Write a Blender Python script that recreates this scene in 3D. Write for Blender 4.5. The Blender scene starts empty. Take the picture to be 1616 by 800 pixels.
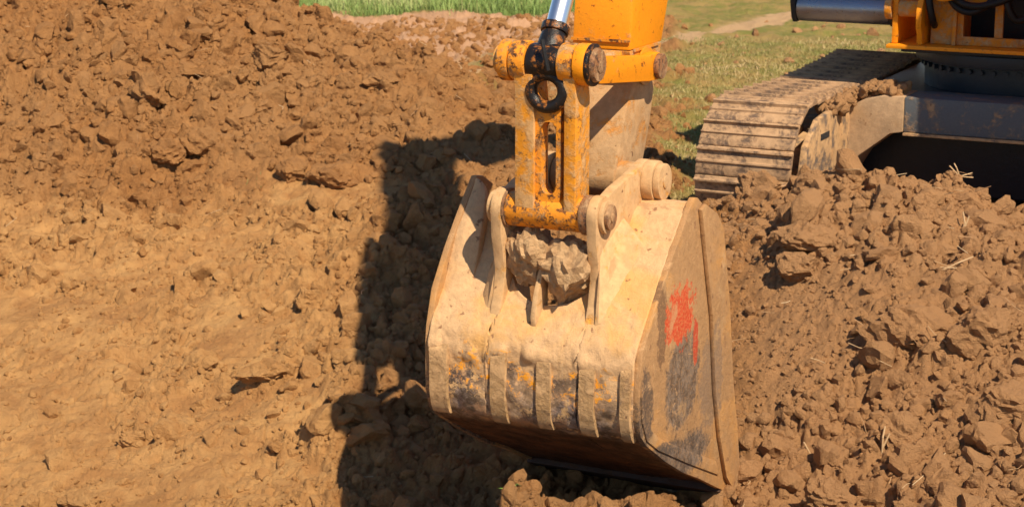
import bpy, bmesh, math, random
import numpy as np
from mathutils import Vector, Matrix

# ------------------------------------------------------------------ camera, world, sun, exposure
S = bpy.context.scene
C = bpy.context.collection
R = math.radians
CAM_H, PITCH, FPX = 2.8, 13.0, 3150.0
cam_d = bpy.data.cameras.new('camera'); cam = bpy.data.objects.new('camera', cam_d); C.objects.link(cam)
cam.location = (0, 0, CAM_H); cam.rotation_euler = (R(90 - PITCH), 0, 0)
cam_d.sensor_width = 36; cam_d.lens = FPX / 1616 * 36; cam_d.clip_end = 3000
cam_d.dof.use_dof = True; cam_d.dof.focus_distance = 8.3; cam_d.dof.aperture_fstop = 7.0
S.camera = cam

SUN_EL = R(49); SUN_H = Vector((0.49, -0.87, 0)).normalized()       # horizontal direction towards the sun
to_sun = Vector((SUN_H.x * math.cos(SUN_EL), SUN_H.y * math.cos(SUN_EL), math.sin(SUN_EL)))
w = bpy.data.worlds.new('World'); S.world = w; w.use_nodes = True
nt = w.node_tree; bg = nt.nodes['Background']; sky = nt.nodes.new('ShaderNodeTexSky')
sky.sky_type = 'NISHITA'; sky.sun_disc = False; sky.sun_elevation = SUN_EL
sky.sun_rotation = math.atan2(SUN_H.x, SUN_H.y); sky.dust_density = 0.0; sky.ozone_density = 3.0
nt.links.new(sky.outputs[0], bg.inputs[0]); bg.inputs[1].default_value = 0.085
sd = bpy.data.lights.new('sun', 'SUN'); sd.energy = 5.0; sd.angle = R(0.6); sd.color = (1.0, 0.85, 0.64)
sun = bpy.data.objects.new('sun', sd); C.objects.link(sun); sun.rotation_euler = to_sun.to_track_quat('Z', 'Y').to_euler()
sun.location = (4, -4, 12)
S.view_settings.view_transform = 'Standard'; S.view_settings.look = 'None'
S.view_settings.exposure = 0.45; S.view_settings.gamma = 1

random.seed(4); rng = np.random.default_rng(7)

# ------------------------------------------------------------------ picture <-> place
cp, sp_ = math.cos(R(PITCH)), math.sin(R(PITCH))
def atY(px, py, Y):
    x = (px - 808) / FPX; y = -(py - 400) / FPX
    r = np.array([x, cp + y * sp_, -sp_ + y * cp]); k = Y / r[1]
    return (r[0] * k, Y, CAM_H + r[2] * k)
def to_px(X, Y, Z):
    d = Y * cp - (Z - CAM_H) * sp_
    return 808 + FPX * X / d, 400 - FPX * (Y * sp_ + (Z - CAM_H) * cp) / d
TH = R(26)
PX, PY = atY(865, 335, 8.0)[:2]
AV = np.array([math.cos(TH), -math.sin(TH)]); FV = np.array([-math.sin(TH), -math.cos(TH)])
OA, OU = 0.75, -5.6                                            # slewing centre in arm coordinates
def Lc(a, u, z): return Vector((a - OA, OU - u, z))            # arm coordinates -> machine's own coordinates
def Wd(a, u, z): return (PX + a * AV[0] + u * FV[0], PY + a * AV[1] + u * FV[1], z)

# ------------------------------------------------------------------ materials
def new_mat(name):
    m = bpy.data.materials.new(name); m.use_nodes = True
    t = m.node_tree; b = t.nodes['Principled BSDF']; return m, t, b
class N:
    def __init__(s, t): s.t = t
    def n(s, typ, **k):
        o = s.t.nodes.new(typ)
        for a, v in k.items(): setattr(o, a, v)
        return o
    def l(s, a, b): s.t.links.new(a, b)
    def noise(s, co, scale, detail=6, rough=0.6, dist=0.0, out='Fac'):
        o = s.n('ShaderNodeTexNoise'); o.inputs['Scale'].default_value = scale; o.inputs['Detail'].default_value = detail
        o.inputs['Roughness'].default_value = rough; o.inputs['Distortion'].default_value = dist
        s.l(co, o.inputs['Vector']); return o.outputs[out]
    def ramp(s, f, lo, hi, a=0.0, b=1.0):
        o = s.n('ShaderNodeMapRange'); o.inputs[1].default_value = lo; o.inputs[2].default_value = hi
        o.inputs[3].default_value = a; o.inputs[4].default_value = b; o.interpolation_type = 'SMOOTHSTEP'
        s.l(f, o.inputs[0]); return o.outputs[0]
    def math(s, op, a, b=None):
        o = s.n('ShaderNodeMath', operation=op)
        for i, v in enumerate((a, b)):
            if v is None: continue
            if isinstance(v, (int, float)): o.inputs[i].default_value = v
            else: s.l(v, o.inputs[i])
        return o.outputs[0]
    def mix(s, f, a, b, mode='MIX'):
        o = s.n('ShaderNodeMix', data_type='RGBA', blend_type=mode)
        for i, v in ((0, f), (6, a), (7, b)):
            if isinstance(v, (int, float)): o.inputs[i].default_value = v
            elif isinstance(v, tuple): o.inputs[i].default_value = (*v, 1)
            else: s.l(v, o.inputs[i])
        return o.outputs[2]
    def bump(s, h, dist, strength, normal=None):
        o = s.n('ShaderNodeBump'); o.inputs['Distance'].default_value = dist; o.inputs['Strength'].default_value = strength
        s.l(h, o.inputs['Height'])
        if normal: s.l(normal, o.inputs['Normal'])
        return o.outputs[0]
    def attr(s, name): return s.n('ShaderNodeAttribute', attribute_name=name).outputs['Fac']

SOIL_D, SOIL_M, SOIL_L = (0.245, 0.107, 0.036), (0.46, 0.220, 0.076), (0.68, 0.385, 0.150)
def soil_mat(name, terrain):
    m, t, b = new_mat(name); k = N(t); co = k.n('ShaderNodeNewGeometry').outputs['Position']
    n1 = k.noise(co, 0.9, 4, 0.6); n2 = k.noise(co, 9, 8, 0.65); n3 = k.noise(co, 70, 6, 0.7)
    c = k.mix(k.ramp(n2, 0.25, 0.75), SOIL_D, SOIL_M)
    c = k.mix(k.ramp(n1, 0.4, 0.65, 0.0, 0.45), c, (0.42, 0.235, 0.100))
    c = k.mix(k.ramp(n3, 0.35, 0.8, 0.0, 0.5), c, (0.46, 0.235, 0.092))
    tint = k.attr('tint')
    c = k.mix(k.ramp(tint, 0.0, 1.0, 0.0, 0.55), c, (0.40, 0.21, 0.085))
    c = k.mix(k.math('MULTIPLY', k.attr('pale'), 0.62), c, k.mix(k.ramp(n2, 0.3, 0.7), (0.48, 0.245, 0.088), (0.68, 0.39, 0.155)))
    # greyer, paler soil on the machine's side of the pit
    c = k.mix(k.math('MULTIPLY', k.attr('grey'), 0.6), c, (0.47, 0.265, 0.130))
    if terrain:
        comp = k.attr('compact'); n5 = k.noise(co, 3.2, 6, 0.7, 0.6)
        lc = k.mix(k.ramp(n5, 0.3, 0.7), (0.42, 0.20, 0.072), SOIL_L)
        mm = k.ramp(k.math('ADD', comp, k.math('MULTIPLY', k.math('SUBTRACT', n2, 0.5), 1.5)), 0.1, 1.0, 0, 0.75)
        c = k.mix(mm, c, lc)
        # dry pinkish field margin, turf, path
        dry = k.attr('dry'); c = k.mix(k.math('MULTIPLY', dry, k.ramp(n2, 0.2, 0.6, 0.6, 1.0)), c, (0.60, 0.35, 0.20))
        n6 = k.noise(co, 2.2, 8, 0.75); n7 = k.noise(co, 14, 5, 0.7)
        tc = k.mix(k.ramp(n6, 0.4, 0.6), (0.38, 0.265, 0.095), (0.22, 0.22, 0.055))
        tc = k.mix(k.ramp(n7, 0.55, 0.75, 0, 0.7), tc, (0.42, 0.25, 0.12))
        c = k.mix(k.math('MULTIPLY', k.attr('turf'), 0.95), c, tc)
        c = k.mix(k.ramp(k.attr('path'), 0.15, 0.6), c, (0.56, 0.36, 0.19))
        c = k.mix(k.attr('meadow'), c, (0.16, 0.19, 0.05))
    k.l(c, b.inputs['Base Color']); b.inputs['Roughness'].default_value = 0.95
    b.inputs['Specular IOR Level'].default_value = 0.15
    h = k.math('ADD', k.noise(co, 38, 8, 0.75), k.math('MULTIPLY', k.noise(co, 140, 4, 0.7), 0.4))
    k.l(k.bump(h, 0.03, 1.0), b.inputs['Normal']); return m

def worn(name, paint, mud=(0.58, 0.375, 0.185), rust=(0.30, 0.11, 0.03), mud_amt=0.5, rust_amt=0.3, scale=1.0, steel=0.0,
         rough=0.6, seed=0.0, mudbump=0.006):
    """painted plate under rust, bare steel and a coat of dried mud"""
    m, t, b = new_mat(name); k = N(t)
    tc = k.n('ShaderNodeTexCoord'); mp = k.n('ShaderNodeMapping'); k.l(tc.outputs['Object'], mp.inputs[0])
    mp.inputs['Location'].default_value = (seed, seed * 1.7, -seed); co = mp.outputs[0]
    na = k.noise(co, 7 * scale, 8, 0.7, 0.3); nb = k.noise(co, 19 * scale, 8, 0.75, 0.2); nc = k.noise(co, 3 * scale, 6, 0.6, 0.4)
    nd = k.noise(co, 60 * scale, 5, 0.7)
    c = k.mix(k.ramp(nd, 0.3, 0.8, 0, 0.35), paint, tuple(x * 0.6 for x in paint))
    rm = k.ramp(nb, 0.72 - 0.35 * rust_amt, 0.80 - 0.35 * rust_amt)
    rc = k.mix(k.ramp(nd, 0.35, 0.65), rust, tuple(x * 0.25 for x in rust)); c = k.mix(rm, c, rc)
    if steel: c = k.mix(k.ramp(nc, 0.75 - 0.4 * steel, 0.9 - 0.4 * steel), c, k.mix(k.ramp(nb, 0.4, 0.6), (0.10, 0.085, 0.085), (0.33, 0.29, 0.29)))
    mm = k.ramp(k.math('ADD', k.math('MULTIPLY', na, 0.7), k.math('MULTIPLY', nb, 0.3)), 0.78 - 0.55 * mud_amt, 0.92 - 0.55 * mud_amt)
    mc = k.mix(k.ramp(nb, 0.35, 0.7), tuple(x * 0.72 for x in mud), mud)
    mc = k.mix(k.ramp(nc, 0.5, 0.75, 0, 0.4), mc, (mud[0], mud[1] * 0.78, mud[2] * 0.45))
    mc = k.mix(k.ramp(k.noise(co, 28 * scale, 3, 0.5), 0.68, 0.74, 0, 0.85), mc, (0.16, 0.075, 0.035))
    c = k.mix(mm, c, mc); k.l(c, b.inputs['Base Color'])
    k.l(k.ramp(mm, 0, 1, rough, 0.92), b.inputs['Roughness'])
    b.inputs['Specular IOR Level'].default_value = 0.3
    h = k.math('ADD', k.math('MULTIPLY', mm, 0.6), k.math('ADD', k.math('MULTIPLY', nb, 0.6), k.math('MULTIPLY', nd, 0.25)))
    k.l(k.bump(h, mudbump, 0.8), b.inputs['Normal']); return m

ORANGE = (0.86, 0.30, 0.008)
M = {}
M['soil'] = soil_mat('soil', True); M['clod'] = soil_mat('clod_soil', False)
M['paint'] = worn('orange_paint', ORANGE, rust=(0.42, 0.12, 0.01), mud_amt=0.38, rust_amt=0.42, rough=0.45, seed=3, scale=1.5, mudbump=0.003)
M['paint_dirty'] = worn('orange_paint_muddy', (0.72, 0.26, 0.012), mud_amt=0.62, rust_amt=0.45, seed=9)
M['stick_low'] = worn('stick_mud', (0.62, 0.24, 0.03), mud=(0.50, 0.31, 0.155), mud_amt=0.8, rust_amt=0.4, seed=5)
M['link'] = worn('link_paint', (0.80, 0.31, 0.02), mud=(0.70, 0.41, 0.17), rust=(0.40, 0.15, 0.02), mud_amt=0.64, rust_amt=0.6, seed=14, mudbump=0.005)
M['pinboss'] = worn('pin_boss', (0.80, 0.29, 0.02), mud=(0.58, 0.34, 0.15), rust=(0.20, 0.08, 0.03), mud_amt=0.55, rust_amt=0.65, seed=21, scale=1.3)
M['cap'] = worn('pin_cap', (0.30, 0.14, 0.06), mud=(0.48, 0.29, 0.15), rust=(0.12, 0.06, 0.04), mud_amt=0.6, rust_amt=0.7, seed=2, scale=1.8)
M['mudplate'] = worn('muddy_plate', (0.80, 0.36, 0.05), mud=(0.63, 0.395, 0.195), rust=(0.40, 0.20, 0.08), mud_amt=0.80, rust_amt=0.25, seed=7)
M['grease'] = worn('black_grease', (0.014, 0.012, 0.012), mud=(0.26, 0.14, 0.06), mud_amt=0.30, rust_amt=0.55, rust=(0.45, 0.16, 0.03), rough=0.3, seed=12, mudbump=0.008)
M['track'] = worn('dusty_steel', (0.13, 0.085, 0.06), mud=(0.48, 0.30, 0.165), rust=(0.20, 0.10, 0.06), mud_amt=0.72, rust_amt=0.6, seed=1, scale=1.2)
M['frame'] = worn('shaded_dusty_paint', (0.11, 0.12, 0.13), mud=(0.45, 0.28, 0.15), mud_amt=0.50, rust_amt=0.2, seed=17)  # slate base paints the shade on the cross beam, beneath dust and mud
M['framemud'] = worn('mud_coated_frame', (0.12, 0.10, 0.09), mud=(0.55, 0.34, 0.17), mud_amt=0.72, rust_amt=0.2, seed=18)
M['legmud'] = worn('leg_mud', (0.12, 0.10, 0.09), mud=(0.50, 0.33, 0.19), mud_amt=0.92, rust_amt=0.2, seed=19)
M['dark'] = worn('dark_paint', (0.020, 0.026, 0.034), mud=(0.14, 0.10, 0.07), mud_amt=0.22, rust_amt=0.1, rough=0.35, seed=11)
M['rubber'] = worn('hose_rubber', (0.012, 0.012, 0.013), mud=(0.2, 0.11, 0.05), mud_amt=0.25, rust_amt=0.0, rough=0.5, seed=6)
M['floor'] = worn('dark_rust', (0.05, 0.028, 0.02), mud=(0.12, 0.065, 0.035), mud_amt=0.5, rust_amt=0.3, seed=4)
M['wearstrip'] = worn('wear_strip', (0.45, 0.27, 0.12), mud=(0.60, 0.37, 0.18), rust=(0.22, 0.14, 0.09), mud_amt=0.70, rust_amt=0.5, steel=0.5, seed=31, scale=1.1, mudbump=0.012)
def simple(name, col, rough, metal=0.0, coat=0.0):
    m, t, b = new_mat(name); b.inputs['Base Color'].default_value = (*col, 1); b.inputs['Roughness'].default_value = rough
    b.inputs['Metallic'].default_value = metal; b.inputs['Coat Weight'].default_value = coat; return m
M['chrome'] = simple('chromed_rod', (0.85, 0.87, 0.90), 0.32, 1.0)
def gloss_dark():
    m, t, b = new_mat('gloss_dark_paint'); k = N(t); co = k.n('ShaderNodeTexCoord').outputs['Object']
    n1 = k.noise(co, 6, 6, 0.7); n2 = k.noise(co, 45, 5, 0.7)
    k.l(k.mix(k.ramp(n1, 0.5, 0.8, 0, 0.5), (0.28, 0.31, 0.37), (0.36, 0.30, 0.25)), b.inputs['Base Color'])
    k.l(k.ramp(n2, 0.3, 0.8, 0.26, 0.55), b.inputs['Roughness']); b.inputs['Metallic'].default_value = 0.8; return m
M['gloss'] = gloss_dark()

# bucket shell: muddy slab, worn band of bare steel and old orange paint at the heel, floor darkened to paint its unlit underside
def bucket_mat(name, side):
    m, t, b = new_mat(name); k = N(t)
    tc = k.n('ShaderNodeTexCoord'); mp = k.n('ShaderNodeMapping'); k.l(tc.outputs['Object'], mp.inputs[0])
    mp.inputs['Location'].default_value = (OA, -OU, 0)        # -> (a, -u, z)
    co = mp.outputs[0]; sx = k.n('ShaderNodeSeparateXYZ'); k.l(co, sx.inputs[0]); zz = sx.outputs[2]; yy = sx.outputs[1]
    na = k.noise(co, 8, 8, 0.7, 0.3); nb = k.noise(co, 24, 8, 0.75, 0.3); nc = k.noise(co, 3.2, 6, 0.6, 0.5); nd = k.noise(co, 80, 5, 0.7)
    MUD = (0.63, 0.395, 0.205) if not side else (0.42, 0.235, 0.105)  # side mud is darker: the plates' weaker light is put into the colour
    mc = k.mix(k.ramp(nb, 0.3, 0.65), tuple(x * 0.78 for x in MUD), MUD)
    mc = k.mix(k.ramp(nc, 0.46, 0.66, 0, 0.75), mc, (0.64, 0.34, 0.10) if not side else (0.55, 0.27, 0.08))
    mc = k.mix(k.ramp(k.noise(co, 23, 3, 0.5), 0.66, 0.71, 0, 0.85), mc, (0.24, 0.12, 0.06))
    # rubbed streaks that run down the plate
    mp2 = k.n('ShaderNodeMapping'); k.l(tc.outputs['Object'], mp2.inputs[0]); mp2.inputs['Scale'].default_value = (1, 0.12, 0.12)
    ns = k.noise(mp2.outputs[0], 42, 6, 0.7, 0.2); mc = k.mix(k.ramp(ns, 0.58, 0.72, 0, 0.55), mc, tuple(x * 0.58 for x in MUD)); mc = k.mix(k.ramp(ns, 0.40, 0.30, 0, 0.35), mc, (0.66, 0.46, 0.27))
    mc = k.mix(k.ramp(k.noise(co, 5.5, 8, 0.8, 0.6), 0.60, 0.66, 0, 0.7), mc, (0.40, 0.235, 0.12))
    steel = k.mix(k.ramp(nb, 0.42, 0.60), (0.085, 0.058, 0.042), (0.27, 0.20, 0.165))
    steel = k.mix(k.ramp(na, 0.50, 0.60), steel, (0.36, 0.20, 0.11)); steel = k.mix(k.ramp(k.noise(co, 13, 7, 0.8), 0.56, 0.60), steel, (0.58, 0.36, 0.17))
    if not side:
        # worn band: between z 0.52 and 0.22, boundaries broken up by noise
        zn = k.math('ADD', zz, k.math('MULTIPLY', k.math('SUBTRACT', na, 0.5), 0.45))
        band = k.math('MULTIPLY', k.ramp(zn, 0.53, 0.44), k.ramp(nc, 0.36, 0.52, 0.5, 1))
        yb = k.math('MULTIPLY', k.ramp(zn, 0.53, 0.48), k.ramp(zn, 0.36, 0.43))
        yb = k.math('MULTIPLY', yb, k.ramp(nb, 0.50, 0.57))
        c = k.mix(band, mc, steel); c = k.mix(yb, c, (0.85, 0.34, 0.02))
        fl = k.ramp(k.math('ADD', zz, k.math('MULTIPLY', k.math('SUBTRACT', nc, 0.5), 0.1)), 0.26, 0.20)
        c = k.mix(fl, c, k.mix(k.ramp(na, 0.4, 0.6), (0.045, 0.022, 0.015), (0.12, 0.055, 0.03)))  # near-black tone paints shade onto the underside
        mm = k.math('SUBTRACT', 1.0, band)
    else:
        # y = -u : 0.96 at the cutting edge, -0.18 at the heel
        def blob(y0, z0, ry, rz, lo=0.9, hi=0.7, amp=1.2):
            dy = k.math('DIVIDE', k.math('SUBTRACT', yy, y0), ry); dz = k.math('DIVIDE', k.math('SUBTRACT', zz, z0), rz)
            d = k.math('ADD', k.math('MULTIPLY', dy, dy), k.math('MULTIPLY', dz, dz))
            d = k.math('ADD', d, k.math('MULTIPLY', k.math('SUBTRACT', nb, 0.5), amp))
            d = k.math('ADD', d, k.math('MULTIPLY', k.math('SUBTRACT', na, 0.5), amp)); return k.ramp(d, lo, hi)
        c = k.mix(blob(0.30, 0.40, 0.22, 0.25, 0.95, 0.6, 1.6), mc, k.mix(k.ramp(nb, 0.4, 0.6), (0.115, 0.075, 0.05), (0.22, 0.16, 0.115)))
        c = k.mix(blob(0.26, 0.04, 0.46, 0.12, 0.95, 0.5, 1.8), c, k.mix(k.ramp(nb, 0.4, 0.6), (0.085, 0.06, 0.045), (0.21, 0.155, 0.115)))
        c = k.mix(blob(-0.10, 0.36, 0.09, 0.20, 0.95, 0.5, 1.8), c, (0.12, 0.08, 0.055)); c = k.mix(blob(0.04, 0.13, 0.16, 0.07, 0.95, 0.5, 1.8), c, (0.11, 0.08, 0.06)); c = k.mix(blob(0.06, 0.70, 0.06, 0.20, amp=2.4), c, (0.20, 0.11, 0.055)); c = k.mix(blob(0.62, 0.30, 0.13, 0.30, 0.9, 0.4, 3.0), c, (0.27, 0.17, 0.10))
        c = k.mix(blob(0.26, 0.68, 0.19, 0.14, 0.9, 0.65, 3.6), c, k.mix(k.ramp(nd, 0.4, 0.6), (0.50, 0.055, 0.022), (0.62, 0.12, 0.035)))
        c = k.mix(blob(0.45, 0.53, 0.035, 0.11, 0.9, 0.6, 2.6), c, (0.46, 0.06, 0.025))
        c = k.mix(k.math('MULTIPLY', k.ramp(nd, 0.48, 0.62), 0.45), c, MUD); c = k.mix(k.ramp(ns, 0.56, 0.66, 0, 0.6), c, (0.50, 0.30, 0.14)); c = k.mix(k.ramp(k.noise(co, 11, 8, 0.8, 0.8), 0.58, 0.63, 0, 0.8), c, (0.52, 0.31, 0.15))
        mm = k.ramp(nc, 0.3, 0.6)
    k.l(c, b.inputs['Base Color']); k.l(k.ramp(mm, 0, 1, 0.5, 0.95), b.inputs['Roughness']); b.inputs['Specular IOR Level'].default_value = 0.25
    h = k.math('ADD', k.math('MULTIPLY', nb, 0.9), k.math('MULTIPLY', nd, 0.3))
    k.l(k.bump(h, 0.011, 0.85), b.inputs['Normal']); return m
M['bucket'] = bucket_mat('bucket_plate', False); M['bucket_side'] = bucket_mat('bucket_side_plate', True)
def grass_mat(name, c1, c2, c3):
    m, t, b = new_mat(name); k = N(t); a = k.attr('tint'); 
    c = k.mix(k.ramp(a, 0.0, 0.5), c1, c2); c = k.mix(k.ramp(a, 0.5, 1.0), c, c3)
    k.l(c, b.inputs['Base Color']); b.inputs['Roughness'].default_value = 0.7
    b.inputs['Subsurface Weight'].default_value = 0.0; return m
M['meadow'] = grass_mat('meadow_grass', (0.15, 0.24, 0.055), (0.24, 0.34, 0.09), (0.42, 0.44, 0.18))
M['turf'] = grass_mat('turf_grass', (0.21, 0.21, 0.055), (0.36, 0.29, 0.11), (0.56, 0.40, 0.21))
M['sprout'] = grass_mat('sprout_grass', (0.17, 0.20, 0.05), (0.26, 0.24, 0.08), (0.45, 0.36, 0.17))
M['straw'] = grass_mat('straw', (0.40, 0.22, 0.10), (0.50, 0.33, 0.17), (0.62, 0.46, 0.27))

# ------------------------------------------------------------------ object helpers
def tag(o, label=None, cat=None, group=None, kind=None):
    if label: o['label'] = label
    if cat: o['category'] = cat
    if group: o['group'] = group
    if kind: o['kind'] = kind
    return o
def np_mesh(name, verts, faces, mat, attrs={}, smooth=True, nside=None):
    """verts (n,3), faces (m,k)"""
    me = bpy.data.meshes.new(name); faces = np.asarray(faces, np.int32); k = faces.shape[1]
    me.vertices.add(len(verts)); me.vertices.foreach_set('co', np.asarray(verts, np.float32).ravel())
    me.loops.add(faces.size); me.loops.foreach_set('vertex_index', faces.ravel())
    me.polygons.add(len(faces)); me.polygons.foreach_set('loop_start', np.arange(0, faces.size, k, dtype=np.int32))
    me.polygons.foreach_set('loop_total', np.full(len(faces), k, np.int32))
    me.polygons.foreach_set('use_smooth', np.full(len(faces), smooth))
    me.update(calc_edges=True)
    for an, v in attrs.items():
        at = me.attributes.new(an, 'FLOAT', 'POINT'); at.data.foreach_set('value', np.asarray(v, np.float32))
    me.materials.append(mat); o = bpy.data.objects.new(name, me); C.objects.link(o); return o

def obj(name, bm, mat, parent=None, bevel=0.0, smooth_ang=35):
    bmesh.ops.recalc_face_normals(bm, faces=bm.faces)
    if bevel:
        es = [e for e in bm.edges if len(e.link_faces) == 2 and e.calc_face_angle(0) > R(50)]
        try: bmesh.ops.bevel(bm, geom=es, offset=bevel, segments=2, affect='EDGES', profile=0.6, clamp_overlap=True)
        except Exception: pass
    for f in bm.faces: f.smooth = True
    for e in bm.edges:
        if len(e.link_faces) == 2 and e.calc_face_angle(0) > R(smooth_ang): e.smooth = False
    me = bpy.data.meshes.new(name); bm.to_mesh(me); bm.free(); me.materials.append(mat)
    o = bpy.data.objects.new(name, me); C.objects.link(o)
    if parent: o.parent = parent
    return o
def prism(bm, prof, a0, a1):
    """profile of (u, z) pushed out along the pin axis from a0 to a1"""
    v0 = [bm.verts.new(Lc(a0, u, z)) for u, z in prof]; v1 = [bm.verts.new(Lc(a1, u, z)) for u, z in prof]
    n = len(prof); bm.faces.new(v0); bm.faces.new(v1[::-1])
    for i in range(n): bm.faces.new((v0[i], v0[(i + 1) % n], v1[(i + 1) % n], v1[i]))
def box(bm, a0, a1, u0, u1, z0, z1): prism(bm, [(u0, z0), (u1, z0), (u1, z1), (u0, z1)], a0, a1)
def tube(bm, p, q, r0, r1=None, n=28, caps=True):
    """cylinder between two machine-space points"""
    p, q = Vector(p), Vector(q); r1 = r0 if r1 is None else r1; d = (q - p).normalized()
    x = d.orthogonal().normalized(); y = d.cross(x); a = []; b = []
    for i in range(n):
        t = 2 * math.pi * i / n; e = x * math.cos(t) + y * math.sin(t)
        a.append(bm.verts.new(p + e * r0)); b.append(bm.verts.new(q + e * r1))
    for i in range(n): bm.faces.new((a[i], a[(i + 1) % n], b[(i + 1) % n], b[i]))
    if caps: bm.faces.new(a[::-1]); bm.faces.new(b)
def pin(bm, u, z, a0, a1, r, r1=None, n=32): tube(bm, Lc(a0, u, z), Lc(a1, u, z), r, r1, n)
def arc(u, z, r, d0, d1, n):
    return [(u + r * math.cos(R(d0 + (d1 - d0) * i / n)), z + r * math.sin(R(d0 + (d1 - d0) * i / n))) for i in range(n + 1)]
def pipe(bm, pts, r, n=10, closed=False):
    pts = [Vector(p) for p in pts]; m_ = len(pts); rows = []; x = None
    for i, p in enumerate(pts):
        q0 = pts[(i - 1) % m_] if (closed or i) else p; q1 = pts[(i + 1) % m_] if (closed or i < m_ - 1) else p
        d = (q1 - q0).normalized(); x = d.orthogonal().normalized() if x is None else (x - d * x.dot(d)).normalized(); y = d.cross(x)
        rows.append([bm.verts.new(p + (x * math.cos(2 * math.pi * k_ / n) + y * math.sin(2 * math.pi * k_ / n)) * r) for k_ in range(n)])
    for i in range(m_ if closed else m_ - 1):
        A_, B_ = rows[i], rows[(i + 1) % m_]
        for k_ in range(n): bm.faces.new((A_[k_], A_[(k_ + 1) % n], B_[(k_ + 1) % n], B_[k_]))
    if not closed: bm.faces.new(rows[0][::-1]); bm.faces.new(rows[-1])

# ------------------------------------------------------------------ numpy noise
def vnoise(x, y, seed):
    """smooth value noise in -1..1"""
    g = np.random.default_rng(seed).uniform(-1, 1, (256, 256)); xi = np.floor(x).astype(int); yi = np.floor(y).astype(int)
    fx = x - xi; fy = y - yi; fx = fx * fx * fx * (fx * (fx * 6 - 15) + 10); fy = fy * fy * fy * (fy * (fy * 6 - 15) + 10)
    a = g[xi & 255, yi & 255]; b = g[(xi + 1) & 255, yi & 255]; c = g[xi & 255, (yi + 1) & 255]; d = g[(xi + 1) & 255, (yi + 1) & 255]
    return (a * (1 - fx) + b * fx) * (1 - fy) + (c * (1 - fx) + d * fx) * fy
def fbm(x, y, f, octv, seed, gain=0.5):
    s = 0; amp = 1
    for i in range(octv): s = s + amp * vnoise(x * f + 13.7 * i, y * f - 7.3 * i, seed + i); f *= 2.03; amp *= gain
    return s
def lumps(x, y, cell, seed, rmin=0.35, rmax=0.75, sq=0.75, prob=1.0):
    """height of rounded clods scattered one to a cell"""
    r_ = np.random.default_rng(seed); jx = r_.uniform(0.1, 0.9, (128, 128)); jy = r_.uniform(0.1, 0.9, (128, 128))
    rr = r_.uniform(rmin, rmax, (128, 128)) * (r_.random((128, 128)) < prob); an = r_.uniform(0, 3.14, (128, 128)); ti = r_.uniform(-0.5, 0.5, (128, 128, 2))
    gx = x / cell; gy = y / cell; xi = np.floor(gx).astype(int); yi = np.floor(gy).astype(int); h = np.zeros_like(x)
    for dx in (-1, 0, 1):
        for dy in (-1, 0, 1):
            cx = (xi + dx) & 127; cy = (yi + dy) & 127
            ex = gx - (xi + dx + jx[cx, cy]); ey = gy - (yi + dy + jy[cx, cy]); r = rr[cx, cy]; a = an[cx, cy]
            px = ex * np.cos(a) + ey * np.sin(a); py = (-ex * np.sin(a) + ey * np.cos(a)) * 1.45
            dd_ = np.maximum.reduce([np.abs(px) , np.abs(py), (np.abs(px + 0.35 * py) + np.abs(py - 0.2 * px)) * 0.72]); q = np.clip(1 - dd_ / np.maximum(r, 1e-3), 0, 1)
            b = np.minimum(q * 1.9, 0.62 + 0.38 * q + ti[cx, cy, 0] * px * 1.5 + ti[cx, cy, 1] * py * 1.5).clip(0) * r * sq; h = np.maximum(h, b)
    return h * cell

# ------------------------------------------------------------------ the ground
CTRL = [  # (px, py, distance) seen heights, then far and side points
 (300,790,9.2),(0,790,9.4),(560,790,8.95),(300,550,10.8),(0,550,11.0),(560,600,10.1),(300,400,12.1),(0,400,12.3),(300,310,13.0),(0,310,13.1),
 (300,200,13.7),(0,200,13.7),(300,100,14.5),(0,100,14.5),(300,0,15.5),(0,0,15.5),(430,25,15.6),(530,70,15.3),(640,105,15.0),(760,165,14.4),
 (640,210,13.7),(500,210,13.7),(500,330,12.5),(640,400,11.7),(640,500,10.9),(640,620,9.95),(640,790,8.95),(820,790,8.75),(1000,795,8.7),
 (700,140,14.7),(760,250,13.5),(900,250,13.6),(900,420,11.4),(900,600,10.0),(1180,345,11.0),(1060,330,12.3),(1120,345,11.2),(1100,380,10.9),
 (1250,305,11.0),(1350,280,10.9),(1480,312,10.7),(1616,378,10.3),(1250,380,10.4),(1400,400,9.95),(1560,450,9.4),
 (1200,500,9.9),(1200,620,9.2),(1400,600,8.95),(1560,620,8.6),(1200,780,8.55),(1400,790,8.1),(1600,790,7.9)]
pts = [atY(*c) for c in CTRL]
pts += [(x, y, 0.2) for x in (-12, -7, -3.2, 0, 3, 7, 12) for y in (21, 25, 32)] + [(x, 18.5, 0.2) for x in (-1.0, 1, 3.5, 7)]
pts += [(-6, 17.5, 1.6), (-3.5, 17.3, 1.5), (-2.4, 17.2, 1.1), (-6, 15, 1.1), (-6, 12, 0.0), (-5, 9, -0.5), (-9, 12, 0.1), (-9, 16, 1.3)]
pts += [(0.6, 15.5, 0.26), (1.2, 14.2, 0.22), (0.9, 13.0, 0.2), (1.6, 13, 0.08), (3, 12.6, 0.0), (2.5, 14, 0.05), (4.5, 14, 0.0), (3.2, 11.9, 0.15), (4.6, 12, 0.1), (7, 12, 0.1), (7, 15, 0.05), (2.0, 12.1, 0.1), (1.45, 12.0, 0.1)]
pts += [(5.0, 10.5, 0.5), (4.5, 8.5, 0.2), (6.5, 10, 0.4), (-4, 6, -0.6), (0, 6.5, -0.55), (3, 6.5, -0.2), (6, 6, 0.0), (0, 3, -0.5), (-8, 4, -0.5), (8, 3, -0.1)]
pts = np.array(pts)
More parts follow.
